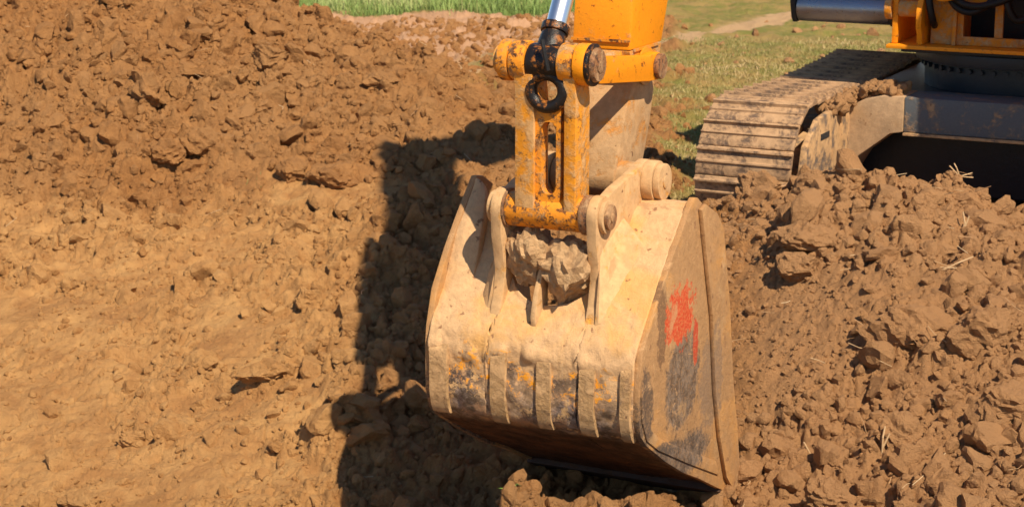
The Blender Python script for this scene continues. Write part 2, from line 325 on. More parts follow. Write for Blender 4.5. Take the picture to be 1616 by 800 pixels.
def tps_fit(p):
    n = len(p); d = np.hypot(p[:, None, 0] - p[None, :, 0], p[:, None, 1] - p[None, :, 1]); K = d * d * np.log(d + 1e-9); K[np.arange(n), np.arange(n)] = 0.02
    P = np.c_[np.ones(n), p[:, :2]]; A_ = np.block([[K + 0.02 * np.eye(n), P], [P.T, np.zeros((3, 3))]])
    return np.linalg.solve(A_, np.r_[p[:, 2], 0, 0, 0])
TW = tps_fit(pts)
def base_z(x, y):
    x, y = np.broadcast_arrays(np.asarray(x, float), np.asarray(y, float)); z = TW[-3] + TW[-2] * x + TW[-1] * y
    for (a, b, _), w_ in zip(pts, TW[:-3]):
        d = (x - a) ** 2 + (y - b) ** 2; z = z + w_ * 0.5 * d * np.log(d + 1e-12)
    far = np.clip((np.hypot(x, y * 0.8) - 20) / 8, 0, 1); far = np.maximum(far, np.clip((np.abs(x) - 8) / 5, 0, 1))
    near = np.clip((4.5 - y) / 3, 0, 1); far = np.maximum(far, near)
    return z * (1 - far) + far * np.where(y < 6, -0.3, 0.2)
# fan of rows and columns, finest where it is near
ss = np.r_[np.linspace(-6, -1.2, 14)[:-1], np.linspace(-1.2, -0.4, 60)[:-1], np.linspace(-0.40, 0.40, 1150), np.linspace(0.4, 1.2, 60)[1:], np.linspace(1.2, 6, 14)[1:]]
yy_ = [0.6]
while yy_[-1] < 900:
    y = yy_[-1]
    yy_.append(y + (0.25 if y < 6 else 0.012 if y < 7.6 and y > 6.7 else 0.03 if y < 7.6 else 0.0125 if y < 12 else 0.0135 if y < 16.6 else 0.03 if y < 20 else 0.08 if y < 26 else 0.08 * (y / 26) ** 3.2))
YR = np.array(yy_)
XG, YG = np.meshgrid(ss, YR); XG = XG * YG
# base height on a thinned grid, then interpolated
ci = np.unique(np.r_[np.arange(0, len(ss), 12), len(ss) - 1]); ri = np.unique(np.r_[np.arange(0, len(YR), 10), len(YR) - 1])
Zc = base_z(XG[np.ix_(ri, ci)], YG[np.ix_(ri, ci)])
tmp = np.array([np.interp(ss, ss[ci], row) for row in Zc]); Z0 = np.empty_like(XG)
idx = np.searchsorted(ri, np.arange(len(YR)), side='right') - 1; idx = np.clip(idx, 0, len(ri) - 2)
tt = ((YR - YR[ri[idx]]) / (YR[ri[idx + 1]] - YR[ri[idx]]))[:, None]; Z0 = tmp[idx] * (1 - tt) + tmp[idx + 1] * tt
fm = np.clip((XG + 0.07 + 0.05 * np.sin(YG * 9)) / 0.09, 0, 1) * np.clip((1.15 - XG) / 0.4, 0, 1) * np.clip((7.50 - 0.10 * XG + 0.04 * np.sin(XG * 17) - YG) / 0.14, 0, 1) * np.clip((YG - 5.6) / 0.6, 0, 1)
fm = fm * fm * (3 - 2 * fm); Z0 = Z0 * (1 - fm) + (0.14 - 0.20 * np.clip(XG, 0, 1) - 0.1 * np.clip(7.2 - YG, 0, 1)) * fm
PXg, PYg = to_px(XG, np.maximum(YG, 1), Z0)
def ell(cx, cy, rx, ry, soft=0.35, rot=0):
    c, s = math.cos(R(rot)), math.sin(R(rot)); dx = PXg - cx; dy = PYg - cy
    d = np.hypot((dx * c + dy * s) / rx, (-dx * s + dy * c) / ry); return np.clip((1 - d) / soft, 0, 1)
def sm(v): v = np.clip(v, 0, 1); return v * v * (3 - 2 * v)
wob = fbm(XG, YG, 1.7, 3, 50)
comp = np.zeros_like(XG)
for e in [(60, 350, 260, 42, .5, 5), (150, 480, 210, 110), (260, 540, 200, 110), (80, 700, 260, 190), (330, 680, 220, 130), (450, 510, 150, 60), (420, 610, 130, 60),
          (60, 560, 200, 120), (380, 400, 140, 45), (500, 300, 150, 30, .6), (430, 760, 110, 50)]:
    comp = np.maximum(comp, ell(*e))
comp = sm(comp * 1.1 + 0.9 * fbm(XG, YG, 2.6, 4, 52, .6) * (comp > 0) - 0.05)
for e in [(120, 450, 110, 20, .5, 12), (440, 480, 100, 14, .5, 12), (520, 480, 60, 70), (560, 600, 60, 90), (330, 590, 180, 20, .5, 10), (240, 690, 100, 16, .5, 20), (560, 700, 90, 60), (490, 560, 90, 22, .5, 20)]:
    comp = comp * (1 - 0.85 * ell(*e))
pale = sm((PYg - 295 + 25 * wob) / 70) * sm((640 - PXg + 30 * wob) / 120) * (YG < 14.5)
fine = sm(np.maximum(ell(1240, 500, 170, 120, .5), ell(1190, 600, 90, 70, .6)) * 1.1)                # sieved soil on the right bank
grey = sm((PXg - 1120) / 120) * sm((YG - 6) / 1) * (YG < 12.5)
turf = sm(((PXg - 1030) / 50 + 0.8 * wob)) * (YG > 12.0) * 1.0
turf = np.maximum(turf, sm((PXg - 700) / 120 + 0.8 * wob) * sm((225 - PYg) / 40 - 0.2) * sm((PYg - 95) / 30) * 0.4)
turf = np.maximum(turf, ell(800, 100, 90, 16, .5))
turf *= (YG > 11.8)
und = sm((XG - (1.75 + (YG - 12.2) * .42)) / .3) * (YG > 11.6) * (YG < 17); turf *= 1 - und
tuft = np.maximum.reduce([ell(400, 290, 80, 22), ell(720, 195, 70, 30), ell(640, 300, 60, 25) * .5, ell(780, 240, 60, 20), ell(350, 330, 100, 16) * .7, ell(150, 320, 80, 10) * .5])
meadow = sm((27 - PYg + 5 * wob) / 8) * (YG > 18) * (PXg < 1000)
dry = sm((YG - 16.6) / 1.0 + 0.5 * wob) * (PXg < 1010) * (1 - meadow)
path = np.exp(-((PYg - (70 - (PXg - 1050) * 0.24 + 6 * wob)) / (7 + 3 * wob)) ** 2) * (PXg > 1010) * (YG > 15) * sm((1290 - PXg) / 60)
path = np.maximum(path, ell(770, 120, 60, 10) * 0.8)
under = sm((PXg - 1300) / 60) * (YG > 11.6) * (YG < 16)
cl = (1 - comp * 0.86) * (1 - 0.75 * fine) * (1 - 0.9 * turf) * (1 - 0.5 * tuft) * (1 - meadow) * (1 - 0.25 * dry)
cl *= sm((30 - YG) / 8)
gap = sm(fbm(XG, YG, 1.1, 3, 70) * 1.2 + 0.62); clv = cl * (0.35 + 0.65 * gap)
Z = Z0 + 0.035 * fbm(XG, YG, 1.6, 3, 5) * (0.4 + 0.6 * cl) + 0.028 * fbm(XG, YG, 5, 4, 9, 0.55) * (0.3 + 0.7 * cl)
WX = XG + 0.016 * fbm(XG, YG, 7, 3, 111, .6); WY = YG + 0.016 * fbm(XG, YG, 7, 3, 115, .6)
rb = 1 - 0.45 * sm((PXg - 1120) / 60) * (YG < 12)
Z += clv * lumps(WX + 0.04 * wob, WY, 0.42, 21, 0.3, 0.62, 0.5, 0.4)
Z += rb * clv * lumps(WX, WY + 0.03 * wob, 0.19, 22, 0.3, 0.7, 0.6, 0.7)
Z += rb * cl * lumps(WX, WY, 0.085, 23, 0.3, 0.75, 0.7, 0.8)
Z += rb * cl * lumps(WX, WY, 0.042, 24, 0.3, 0.75, 0.8, 0.8) * sm((18 - YG) / 3)
hol = sm((fbm(XG, YG, 2.6, 3, 140, .5) - 0.72) / 0.35); Z -= 0.07 * hol * cl * (YG < 17)
crk = np.abs(fbm(XG, YG, 3.4, 4, 120, .6)); Z -= 0.035 * np.clip(1 - crk / 0.10, 0, 1) * cl; crk2 = np.abs(fbm(XG, YG, 2.1, 4, 130, .6)); Z -= 0.022 * np.clip(1 - crk2 / 0.05, 0, 1) * comp
Z += 0.006 * fbm(XG, YG, 22, 4, 31, 0.6) * sm((22 - YG) / 6) * (0.35 + cl)
# scraped streaks and flakes in the trodden clay
st = fbm(XG * 0.9 + YG * 0.5, YG * 2.0 - XG * 0.4, 1.1, 5, 90, 0.55); Z += comp * 0.030 * st * (0.4 + 0.6 * sm(wob + .5))
fl = np.clip(fbm(XG, YG * 1.5, 3.0, 4, 95) * 2.2, -1, 1); Z += comp * 0.020 * fl * sm(wob + .6)
Z += comp * lumps(XG, YG, 0.06, 96, 0.2, 0.7, 0.5, 0.35) * sm(fbm(XG, YG, 2.5, 3, 98) * 1.5)
Z += fine * 0.01 * fbm(XG, YG, 30, 3, 97)
Z -= 0.04 * und
Z += turf * 0.02 * fbm(XG, YG, 6, 4, 99)
nr, ncol = XG.shape; I = np.arange(nr * ncol).reshape(nr, ncol)
F_ = np.stack([I[:-1, :-1], I[:-1, 1:], I[1:, 1:], I[1:, :-1]], -1).reshape(-1, 4)
tg = np.clip(0.35 + 0.3 * fbm(XG, YG, 4, 3, 101), 0, 1)
fl_ = lambda a: a.ravel()
g = np_mesh('ground', np.c_[fl_(XG), fl_(YG), fl_(Z)], F_, M['soil'],
            {'compact': fl_(comp), 'turf': fl_(turf), 'dry': fl_(dry), 'path': fl_(path), 'meadow': fl_(meadow), 'tint': fl_(tg * (0.4 + 0.6 * (1 - cl))), 'grey': fl_(grey), 'pale': fl_(pale)})
tag(g, 'brown dug earth, trodden clay and field turf', None, None, 'structure')
def sample(G, x, y):
    s = x / y; j = np.interp(s, ss, np.arange(len(ss))); i = np.interp(y, YR, np.arange(nr))
    i0 = np.clip(i.astype(int), 0, nr - 2); j0 = np.clip(j.astype(int), 0, ncol - 2); a = i - i0; b = j - j0
    return (G[i0, j0] * (1 - a) + G[i0 + 1, j0] * a) * (1 - b) + (G[i0, j0 + 1] * (1 - a) + G[i0 + 1, j0 + 1] * a) * b
gz = lambda x, y: float(sample(Z, np.array([x]), np.array([y]))[0])

# ------------------------------------------------------------------ clods
def ico(sub):
    b = bmesh.new(); bmesh.ops.create_icosphere(b, subdivisions=sub, radius=1); b.verts.ensure_lookup_table()
    v = np.array([x.co[:] for x in b.verts]); f = np.array([[q.index for q in x.verts] for x in b.faces]); b.free(); return v, f
ICO = {k: ico(k) for k in (1, 2, 3, 4)}
def rock(sub, r_):
    v, f = ICO[sub]; v = v.copy()
    for fr, am in ((1.6, 0.24), (3.4, 0.10), (7.5, 0.05))[:sub]:
        o = r_.uniform(0, 50, 3); q = v * fr
        n_ = vnoise(q[:, 0] + o[0] + q[:, 2] * 0.7, q[:, 1] + o[1] - q[:, 2] * 0.6, int(o[2] * 9)) ; v *= (1 + am * n_)[:, None]
        if fr < 2:
            for _ in range(r_.integers(9, 15)):               # broken faces
                n = r_.normal(size=3); n /= np.linalg.norm(n); d = r_.uniform(0.55, 0.9); t = v @ n; k = t > d
                v[k] -= np.outer(t[k] - d, n)
    return v, f
def rots(n, r_):
    q = r_.normal(size=(n, 4)); q /= np.linalg.norm(q, axis=1)[:, None]; w_, x, y, z = q.T
    return np.stack([np.stack([1 - 2 * (y * y + z * z), 2 * (x * y - z * w_), 2 * (x * z + y * w_)], -1),
                     np.stack([2 * (x * y + z * w_), 1 - 2 * (x * x + z * z), 2 * (y * z - x * w_)], -1),
                     np.stack([2 * (x * z - y * w_), 2 * (y * z + x * w_), 1 - 2 * (x * x + y * y)], -1)], 1)
VS, FS, TS, PS = [], [], [], []; off = 0
def scatter(n, sub, rmin, rmax, power, bury, ymin, ymax, seed, dens, smax=0.34):
    global off
    r_ = np.random.default_rng(seed); m = n * 6; y = np.sqrt(r_.uniform(ymin ** 2, ymax ** 2, m)); x = y * r_.uniform(-smax, smax, m)
    keep = r_.random(m) < sample(dens, x, y); x, y = x[keep][:n], y[keep][:n]; n = len(x); r = rmin + (rmax - rmin) * r_.random(n) ** power
    z = sample(Z, x, y) + r * bury; var = [rock(sub, r_) for _ in range(14)]; Rm = rots(n, r_)
    sc = np.c_[r * r_.uniform(0.8, 1.25, n), r * r_.uniform(0.7, 1.1, n), r * r_.uniform(0.55, 0.9, n)]
    which = r_.integers(0, 14, n); ti = r_.random(n); pa = sample(pale, x, y)
    for k in range(14):
        s = np.where(which == k)[0]
        if not len(s): continue
        v, f = var[k]; P = np.einsum('vj,nj->nvj', v, sc[s]); P = np.einsum('nij,nvj->nvi', Rm[s], P)
        P += np.stack([x[s], y[s], z[s]], -1)[:, None, :]; nv = len(v)
        VS.append(P.reshape(-1, 3)); FS.append((f[None] + (off + np.arange(len(s)) * nv)[:, None, None]).reshape(-1, 3)); TS.append(np.repeat(ti[s], nv)); PS.append(np.repeat(pa[s], nv)); off += len(s) * nv
inview = (np.abs(XG / YG) < 0.33)
dn = clv * inview * (1 + 0.3 * (rb < 1)) * (1 - 0.2 * pale) * (1 - 0.9 * fine); ds = np.clip(cl * (0.35 + 0.65 * gap) + 0.28 * sm(fbm(XG, YG, 2.2, 3, 71) * 1.5 + .4) + fine * 0.6, 0, 1) * inview * (1 - meadow) * (1 - 0.85 * turf)
scatter(42000, 1, 0.007, 0.026, 2.0, 0.05, 6.7, 16.5, 1, ds)
scatter(12000, 2, 0.018, 0.055, 1.8, 0.08, 6.7, 16.5, 2, dn)
scatter(2100, 3, 0.045, 0.125, 2.0, -0.02, 7.2, 16.8, 3, dn ** 1.5 * (1 - 0.6 * (rb < 0.9)))
scatter(5500, 2, 0.02, 0.085, 2.0, 0.0, 16.5, 23.5, 4, np.clip(dry * 0.9 + cl * 0.3, 0, 1) * inview)
# the shoulder of the right bank is crowned with rounded clods
crest = np.exp(-((PYg - (262 + 0.0012 * (PXg - 1350) ** 2 * (PXg > 1350) * 0.9 + np.abs(PXg - 1350) * 0.12 * (PXg < 1350))) / 22) ** 2) * (PXg > 1160) * (YG > 9.5) * (YG < 11.4)
scatter(120, 3, 0.025, 0.06, 1.5, 0.3, 9.8, 11.4, 5, crest)
VS = np.concatenate(VS); FS = np.concatenate(FS); TS = np.concatenate(TS); gr_ = (VS[:, 0] / VS[:, 1] > 0.10).astype(float)
ob = np_mesh('soil_clods', VS, FS, M['clod'], {'tint': TS, 'grey': gr_, 'pale': np.concatenate(PS)}, smooth=False); tag(ob, 'loose brown clods and crumbs of dug earth', 'clods', None, 'stuff')
# big clods one could point at
BIG = [  # px, py, distance, size (x, y, z), label
 (425, 92, 14.7, (.16, .12, .095), 'long pale slab of earth overhanging a dark hollow near top of left mound'),
 (232, 150, 14.0, (.17, .12, .10), 'wide brown clod with dark gap beneath it high on the left mound'),
 (315, 235, 13.3, (.13, .11, .11), 'blocky brown clod above a deep dark hole at foot of left mound'),
 (258, 250, 13.2, (.14, .11, .10), 'leaning brown clod just left of the blocky one at foot of left mound'),
 (460, 268, 12.9, (.12, .10, .09), 'rounded earth clod on the slope beside small green tufts'),
 (525, 285, 12.8, (.19, .13, .10), 'long flat earth clod with black shade under it beside the arm shadow'),
 (422, 135, 14.4, (.07, .05, .09), 'small upright pale clod below the overhanging slab on the left mound'),
 (600, 130, 14.5, (.15, .10, .08), 'smooth wedge of earth on right flank of the left mound'),
 (790, 130, 14.6, (.12, .11, .10), 'dark brown boulder of earth just left of the arm linkage'),
 (412, 590, 10.2, (.12, .09, .06), 'flat clod in trodden clay left of the bucket shadow'),
 (487, 475, 10.9, (.09, .08, .08), 'squarish clod with dark crack on its left side beside the arm shadow'),
 (210, 690, 9.6, (.08, .05, .045), 'single pale flake of clay standing up in the smooth lower left'),
 (130, 790, 9.1, (.13, .10, .05), 'broad pale flake of clay on the bottom edge at the left'),
 (1265, 425, 9.95, (.13, .10, .09), 'rounded soil clod above the fine soil on right bank'),
 (1440, 525, 9.2, (.20, .13, .11), 'large dark crumbly clod in the middle of the right bank'),
 (1545, 530, 8.95, (.15, .12, .13), 'tall smooth faced clod beside the dark crumbly one on right bank'),
 (1420, 690, 8.45, (.10, .09, .10), 'pale greenish clod with dry stalks low on the right bank'),
 (1310, 790, 8.2, (.10, .09, .08), 'earth lump on the bottom edge at the right'),
 (1270, 380, 10.3, (.16, .11, .08), 'flattish clod halfway up the right bank near the track'),
 (775, 745, 8.95, (.07, .06, .06), 'rounded clod half in the bucket shadow'),
 (1200, 300, 11.0, (.14, .11, .11), 'earth lump heaped against lower end of the track'),
 (1585, 640, 8.5, (.13, .11, .09), 'bulky clod on the far right beneath a dark hollow'),
]
r_ = np.random.default_rng(77)
for i, (px, py, Y, sz, lab) in enumerate(BIG):
    # walk along the ray until it meets the ground
    best = min(np.arange(Y - 1.6, Y + 2.4, 0.04), key=lambda yv: abs(gz(*atY(px, py, yv)[:2]) - atY(px, py, yv)[2] + 0.02))
    X, Yb, _ = atY(px, py, best); v, f = rock(4, r_); v = v + 0.0
    for fr, am in ((4.5, 0.11), (9, 0.08), (18, 0.045), (34, 0.02)):
        v *= (1 + am * vnoise(v[:, 0] * fr + v[:, 2] * 5, v[:, 1] * fr - v[:, 2] * 6, 300 + i))[:, None]
    v *= np.array(sz) * 1.08; a = r_.uniform(-0.4, 0.4); v = v @ np.array([[math.cos(a), math.sin(a), 0], [-math.sin(a), math.cos(a), 0], [0, 0, 1]])
    t_ = {16: 0.9}.get(i, 0.9 if 'pale' in lab else 0.5)
    o = np_mesh('earth_clod', v, f, M['clod'], {'tint': np.full(len(v), t_), 'grey': np.full(len(v), float(px > 1120)), 'pale': np.full(len(v), float(py > 320 and px < 600))}, smooth=False)
    o.location = (X, Yb, gz(X, Yb) + sz[2] * 0.42); tag(o, lab, 'clod', 'big clods of dug earth')

# ------------------------------------------------------------------ grass and straw
def blades(name, mat, x, y, h, wd, lean, seed, label, cat, tint=None):
    r_ = np.random.default_rng(seed); n = len(x); z = sample(Z, x, y) - 0.005; a = r_.uniform(0, 6.283, n); la = r_.uniform(0, 6.283, n); L_ = lean * r_.random(n) * h
    dx, dy = np.cos(a) * wd, np.sin(a) * wd; lx, ly = np.cos(la) * L_, np.sin(la) * L_
    p = np.stack([np.c_[x - dx, y - dy, z], np.c_[x + dx, y + dy, z], np.c_[x + dx * .7 + lx * .35, y + dy * .7 + ly * .35, z + h * .6],
                  np.c_[x - dx * .7 + lx * .35, y - dy * .7 + ly * .35, z + h * .6], np.c_[x + lx, y + ly, z + h]], 1).reshape(-1, 3)
    b = np.arange(n)[:, None] * 5; q = np.concatenate([b + [0, 1, 2], b + [0, 2, 3], b + [3, 2, 4]])
    t = np.repeat(r_.random(n) if tint is None else tint, 5); o = np_mesh(name, p, q, mat, {'tint': t}, smooth=False); tag(o, label, cat, None, 'stuff'); return o
def pick(n, y0, y1, s0, s1, dens, seed):
    r_ = np.random.default_rng(seed); m = n * 8; y = np.sqrt(r_.uniform(y0 * y0, y1 * y1, m)); x = y * r_.uniform(s0, s1, m)
    k = r_.random(m) < sample(dens, x, y); return x[k][:n], y[k][:n]
x, y = pick(60000, 22.0, 31, -0.34, 0.10, meadow, 11)
pt = np.clip(0.42 + 0.5 * fbm(x, y, 0.6, 2, 61) + rng.normal(0, 0.2, len(x)), 0, 1)
blades('meadow_grass', M['meadow'], x, y, rng.uniform(0.08, 0.34, len(x)) * (0.75 + 0.35 * fbm(x, y, 1.5, 2, 63)).clip(.3), 0.006, 0.9, 12, 'tall bright green grass of the field at the far edge', 'grass', pt)
x, y = pick(30000, 12.2, 21.5, 0.03, 0.34, turf * (1 - path) * (0.3 + 0.7 * sm(fbm(XG, YG, 2.2, 3, 33) + 0.5)), 13)
blades('turf_grass', M['turf'], x, y, rng.uniform(0.015, 0.05, len(x)), 0.004, 1.3, 14, 'short dry yellow green turf behind the arm and beside the track', 'grass', np.clip(0.45 + 0.4 * fbm(x, y, 0.9, 3, 62) + rng.normal(0, 0.2, len(x)), 0, 1))
x, y = pick(1500, 11.0, 16, -0.3, 0.1, tuft * sm(fbm(XG, YG, 3, 3, 35) + 0.1), 15)
blades('sparse_grass', M['sprout'], x, y, rng.uniform(0.02, 0.07, len(x)), 0.0022, 1.3, 16, 'sparse dusty tufts of grass half buried in the dug soil', 'grass')
# straw lying about on the banks
def straws(n, y0, y1, s0, s1, dens, seed, lo, hi):
    x, y = pick(n, y0, y1, s0, s1, dens, seed); r_ = np.random.default_rng(seed); n = len(x); a = r_.uniform(0, 6.283, n); L_ = r_.uniform(lo, hi, n); P, Fc, T = [], [], []; o = 0
    for i in range(n):
        z = gz(x[i], y[i]) + 0.015 + 0.03 * r_.random(); d = np.array([math.cos(a[i]), math.sin(a[i]), r_.uniform(-0.2, 0.7)]); d /= np.linalg.norm(d); s = np.cross(d, [0, 0, 1.0]); s /= np.linalg.norm(s); u_ = np.cross(s, d)
        wd = r_.uniform(0.0010, 0.0022); bend = r_.uniform(-0.2, 0.2) * L_[i]; prev = None
        for j, t in enumerate((0, 0.5, 1)):
            c = np.array([x[i], y[i], z]) + d * L_[i] * t + s * bend * (1 - (2 * t - 1) ** 2)
            for k in range(4): P.append(c + wd * (s * math.cos(k * 1.571) + u_ * math.sin(k * 1.571)))
        for j in range(2):
            for k in range(4): Fc.append((o + j * 4 + k, o + j * 4 + (k + 1) % 4, o + j * 4 + 4 + (k + 1) % 4, o + j * 4 + 4 + k))
        T += [r_.random()] * 12; o += 12
    return np.array(P), np.array(Fc), np.array(T)
P1, F1, T1 = straws(85, 7.5, 11.2, 0.11, 0.3, np.ones_like(XG), 41, 0.04, 0.16)
P2, F2, T2 = straws(55, 9, 16, -0.3, 0.05, 1 - comp, 42, 0.03, 0.12)
o = np_mesh('straw', np.r_[P1, P2], np.r_[F1, F2 + len(P1)], M['straw'], {'tint': np.r_[T1, T2]}, smooth=False); tag(o, 'bits of pale dry straw scattered over the dug soil', 'straw', None, 'stuff')
def stalk(name, px, py, Y, segs, r, label):
    yb = min(np.arange(Y - 1.5, Y + 1.5, 0.03), key=lambda yv: abs(gz(*atY(px, py, yv)[:2]) - atY(px, py, yv)[2])); X, Yb, _ = atY(px, py, yb); bm = bmesh.new()
    for s in segs:
        for i in range(len(s) - 1): tube(bm, s[i], s[i + 1], r, r * 0.8, 8)
    o = obj(name, bm, M['straw']); at = o.data.attributes.new('tint', 'FLOAT', 'POINT'); at.data.foreach_set('value', np.full(len(o.data.vertices), 0.6, np.float32))
    o.location = (X, Yb, gz(X, Yb) + 0.02); tag(o, label, 'stalk'); return o
stalk('dry_stalk', 1515, 268, 10.7, [[(-.06, 0, .06), (.0, 0, .0), (.08, .02, -.01)], [(0, 0, 0), (-.02, 0, .05), (-.03, .02, .07)], [(.0, 0, 0), (.07, 0, .02)]], 0.004, 'forked dry stalk sticking up from the crest of the right bank')
stalk('dry_stalk', 1510, 425, 9.6, [[(-.08, 0, -.02), (0, 0, .02), (.08, .01, .05)]], 0.004, 'straight pale straw lying in middle of the right bank')
stalk('dry_stalk', 1522, 365, 9.9, [[(-.02, 0, -.04), (0, 0, .02), (-.01, .01, .08)], [(0, 0, 0), (.02, 0, .06)], [(0, 0, -.01), (.03, 0, -.03)]], 0.005, 'bunched upright dry stalk below the crest of the right bank')
stalk('dry_stalk', 1285, 720, 8.5, [[(-.05, 0, .05), (-.01, 0, -.02), (.06, 0, .01)]], 0.004, 'bent pale straw right of the bucket cutting edge')
stalk('dry_stalk', 1392, 715, 8.4, [[(.0, 0, -.03), (0, 0, .05), (.01, .01, .1)], [(0, 0, 0), (.03, 0, .07)]], 0.005, 'short upright stalk growing at side of the pale greenish clod')
# green seedling below the bucket
bm = bmesh.new(); rs = random.Random(8)
for i in range(7):
    an = i * 0.9; L_ = rs.uniform(.03, .06); w0 = .0045; d = Vector((math.cos(an), math.sin(an), 0)); sd_ = Vector((-d.y, d.x, 0)); h_ = rs.uniform(.02, .05)
    q = [bm.verts.new(p) for p in (sd_ * -w0, sd_ * w0, d * L_ * .5 + sd_ * w0 * 1.5 + Vector((0, 0, h_)), d * L_ + Vector((0, 0, h_ * .8)), d * L_ * .5 - sd_ * w0 * 1.5 + Vector((0, 0, h_)))]
    bm.faces.new(q)
sdl = obj('seedling', bm, simple('seedling_leaf', (0.22, 0.40, 0.06), 0.6)); sdl.location = (0.0, 7.30, gz(0.0, 7.30) + .005); tag(sdl, 'tiny green seedling on the lit soil below the bucket', 'seedling')
# ------------------------------------------------------------------ the excavator
EX = bpy.data.objects.new('excavator', None); C.objects.link(EX); EX.empty_display_size = 0.5
EX.location = Wd(OA, OU, 0); EX.rotation_euler = (0, 0, -TH)
tag(EX, 'muddy orange crawler excavator with its bucket curled over the pit', 'excavator')

# ---- bucket
BK = bmesh.new()
PROF = [(-.52, 1.10), (-.42, 1.115), (-.33, 1.085), (-.19, .955), (-.06, .835), (.06, .715), (.137, .637), (.150, .615), (.158, .58), (.166, .45), (.168, .36), (.147, .285), (.085, .235), (-.12, .115), (-.33, .0), (-.54, -.095), (-.75, -.20), (-.96, -.30)]
PR = np.array(PROF); seg = np.r_[0, np.cumsum(np.hypot(*np.diff(PR, axis=0).T))]; LEN = seg[-1]
def shell_pt(s): return np.interp(s, seg, PR[:, 0]), np.interp(s, seg, PR[:, 1])
# smooth the profile a little
sv = np.linspace(0, LEN, 400); cu, cz = shell_pt(sv); kk = np.ones(7) / 7
cu2 = np.convolve(np.pad(cu, 3, 'edge'), kk, 'valid'); cz2 = np.convolve(np.pad(cz, 3, 'edge'), kk, 'valid')
cu2[:6] = cu[:6]; cz2[:6] = cz[:6]
def SP(s): return np.interp(s, sv, cu2), np.interp(s, sv, cz2)
tu, tz = np.gradient(cu2), np.gradient(cz2); tl = np.hypot(tu, tz); nu_, nz_ = -tz / tl, tu / tl      # outward normal (towards +u / down)
def SN(s): return np.interp(s, sv, -nu_ * -1 if False else nu_), np.interp(s, sv, nz_)
BW = 0.46
def t0(a):
    """where the slab's free edge lies, as a length along the profile"""
    if a > 0.215: return 0.0
    if a > -0.195:                                               # round-bottomed cut-out between the lugs
        x = (a - .01) / 0.205; return 0.50 + 0.20 * math.sqrt(max(0, 1 - x * x))
    if a > -0.29: return 0.36
    return 0.36 - 0.10 * min(1, (-0.29 - a) / 0.16)
na_, ns_ = 190, 210; BL = 0.487; av = np.linspace(-BL, BW, na_); V = []; 
for a in av:
    s = t0(a) + (LEN - t0(a)) * np.linspace(0, 1, ns_); u, z = SP(s); nu, nz = SN(s); 
    d = 0.006 * vnoise(np.full(ns_, a * 3), s * 3, 401) + 0.0016 * vnoise(np.full(ns_, a * 17), s * 17, 402) + 0.0016 * vnoise(np.full(ns_, a * 45), s * 45, 403)
    # ledge of dried mud where slab meets wear band; lumpy crust lower down
    led = np.exp(-((s - 0.93 - 0.03 * vnoise(np.array([a * 9]), np.array([0.3]), 404)[0]) / 0.03) ** 2) * 0.014 * (1 + vnoise(np.full(ns_, a * 22), s * 12, 405))
    cr = 0.012 * np.clip(vnoise(np.full(ns_, a * 14), s * 12, 406), 0, 1) * sm((s - .93) / 0.05) * sm((1.26 - s) / 0.08)
    dd = -(d + led + cr) * sm((s - t0(a)) / 0.03)
    V.append(np.c_[np.full(ns_, a), u + nu * -dd * -1 * -1, z + nz * -dd * -1 * -1])
V = np.array(V)
# make sure the offset points outwards (outside = +u at the heel)
iv = np.arange(na_ * ns_).reshape(na_, ns_); F_ = np.stack([iv[:-1, :-1], iv[1:, :-1], iv[1:, 1:], iv[:-1, 1:]], -1).reshape(-1, 4)
Vf = V.reshape(-1, 3); loc = np.c_[Vf[:, 0] - OA, OU - Vf[:, 1], Vf[:, 2]]
bucket = np_mesh('bucket', loc, F_, M['bucket']); bucket.parent = EX
sol = bucket.modifiers.new('thick', 'SOLIDIFY'); sol.thickness = 0.022; sol.offset = 0
# side plates
SIDE = [(-.44, 1.15), (-.41, 1.155), (-.36, 1.125), (-.19, .975), (-.06, .85), (.065, .715), (.14, .628), (.169, .55), (.179, .45), (.178, .357), (.153, .278), (.09, .220), (-.12, .09), (-.33, -.025), (-.54, -.12), (-.75, -.225), (-.97, -.33),
        (-.985, -.20), (-.94, .0), (-.865, .25), (-.80, .60), (-.70, .965), (-.62, 1.04)]
def side_plate(a0, a1, extra=0):
    bm = bmesh.new(); pr = [(u, z) for u, z in SIDE]
    if extra: pr[:6] = [(-.37, 1.175), (-.31, 1.185), (-.275, 1.15), (-.17, 1.045), (-.05, .915), (.065, .765)]
    prism(bm, pr, a0, a1); return obj('side_plate', bm, M['bucket_side'], bucket, 0.006)
side_plate(BW - 0.004, BW + 0.026); side_plate(-BL - 0.026, -BL + 0.004, 1)
bm = bmesh.new(); rows = []                                    # ear that rises from the slab at the far corner
for u, z, a1 in ((.085, .685, -.345), (.045, .735, -.35), (-.01, .81, -.355), (-.07, .90, -.362), (-.12, .985, -.372), (-.18, 1.045, -.39), (-.225, 1.092, -.405), (-.262, 1.13, -.42), (-.29, 1.162, -.445), (-.298, 1.175, -.465)):
    rows.append([bm.verts.new(Lc(-BL, u, z)), bm.verts.new(Lc((a1 - BL) / 2, u + .006, z + .006)), bm.verts.new(Lc(a1, u - .004, z - .004)), bm.verts.new(Lc(a1 + .004, u - .035, z - .035)), bm.verts.new(Lc(-BL, u - .035, z - .035))])
for r0, r1 in zip(rows, rows[1:]):
    for j in range(5): bm.faces.new((r0[j], r0[(j + 1) % 5], r1[(j + 1) % 5], r1[j]))
bm.faces.new(rows[0]); bm.faces.new(rows[-1][::-1]); obj('ear_plate', bm, M['bucket'], bucket, 0.006, 50)
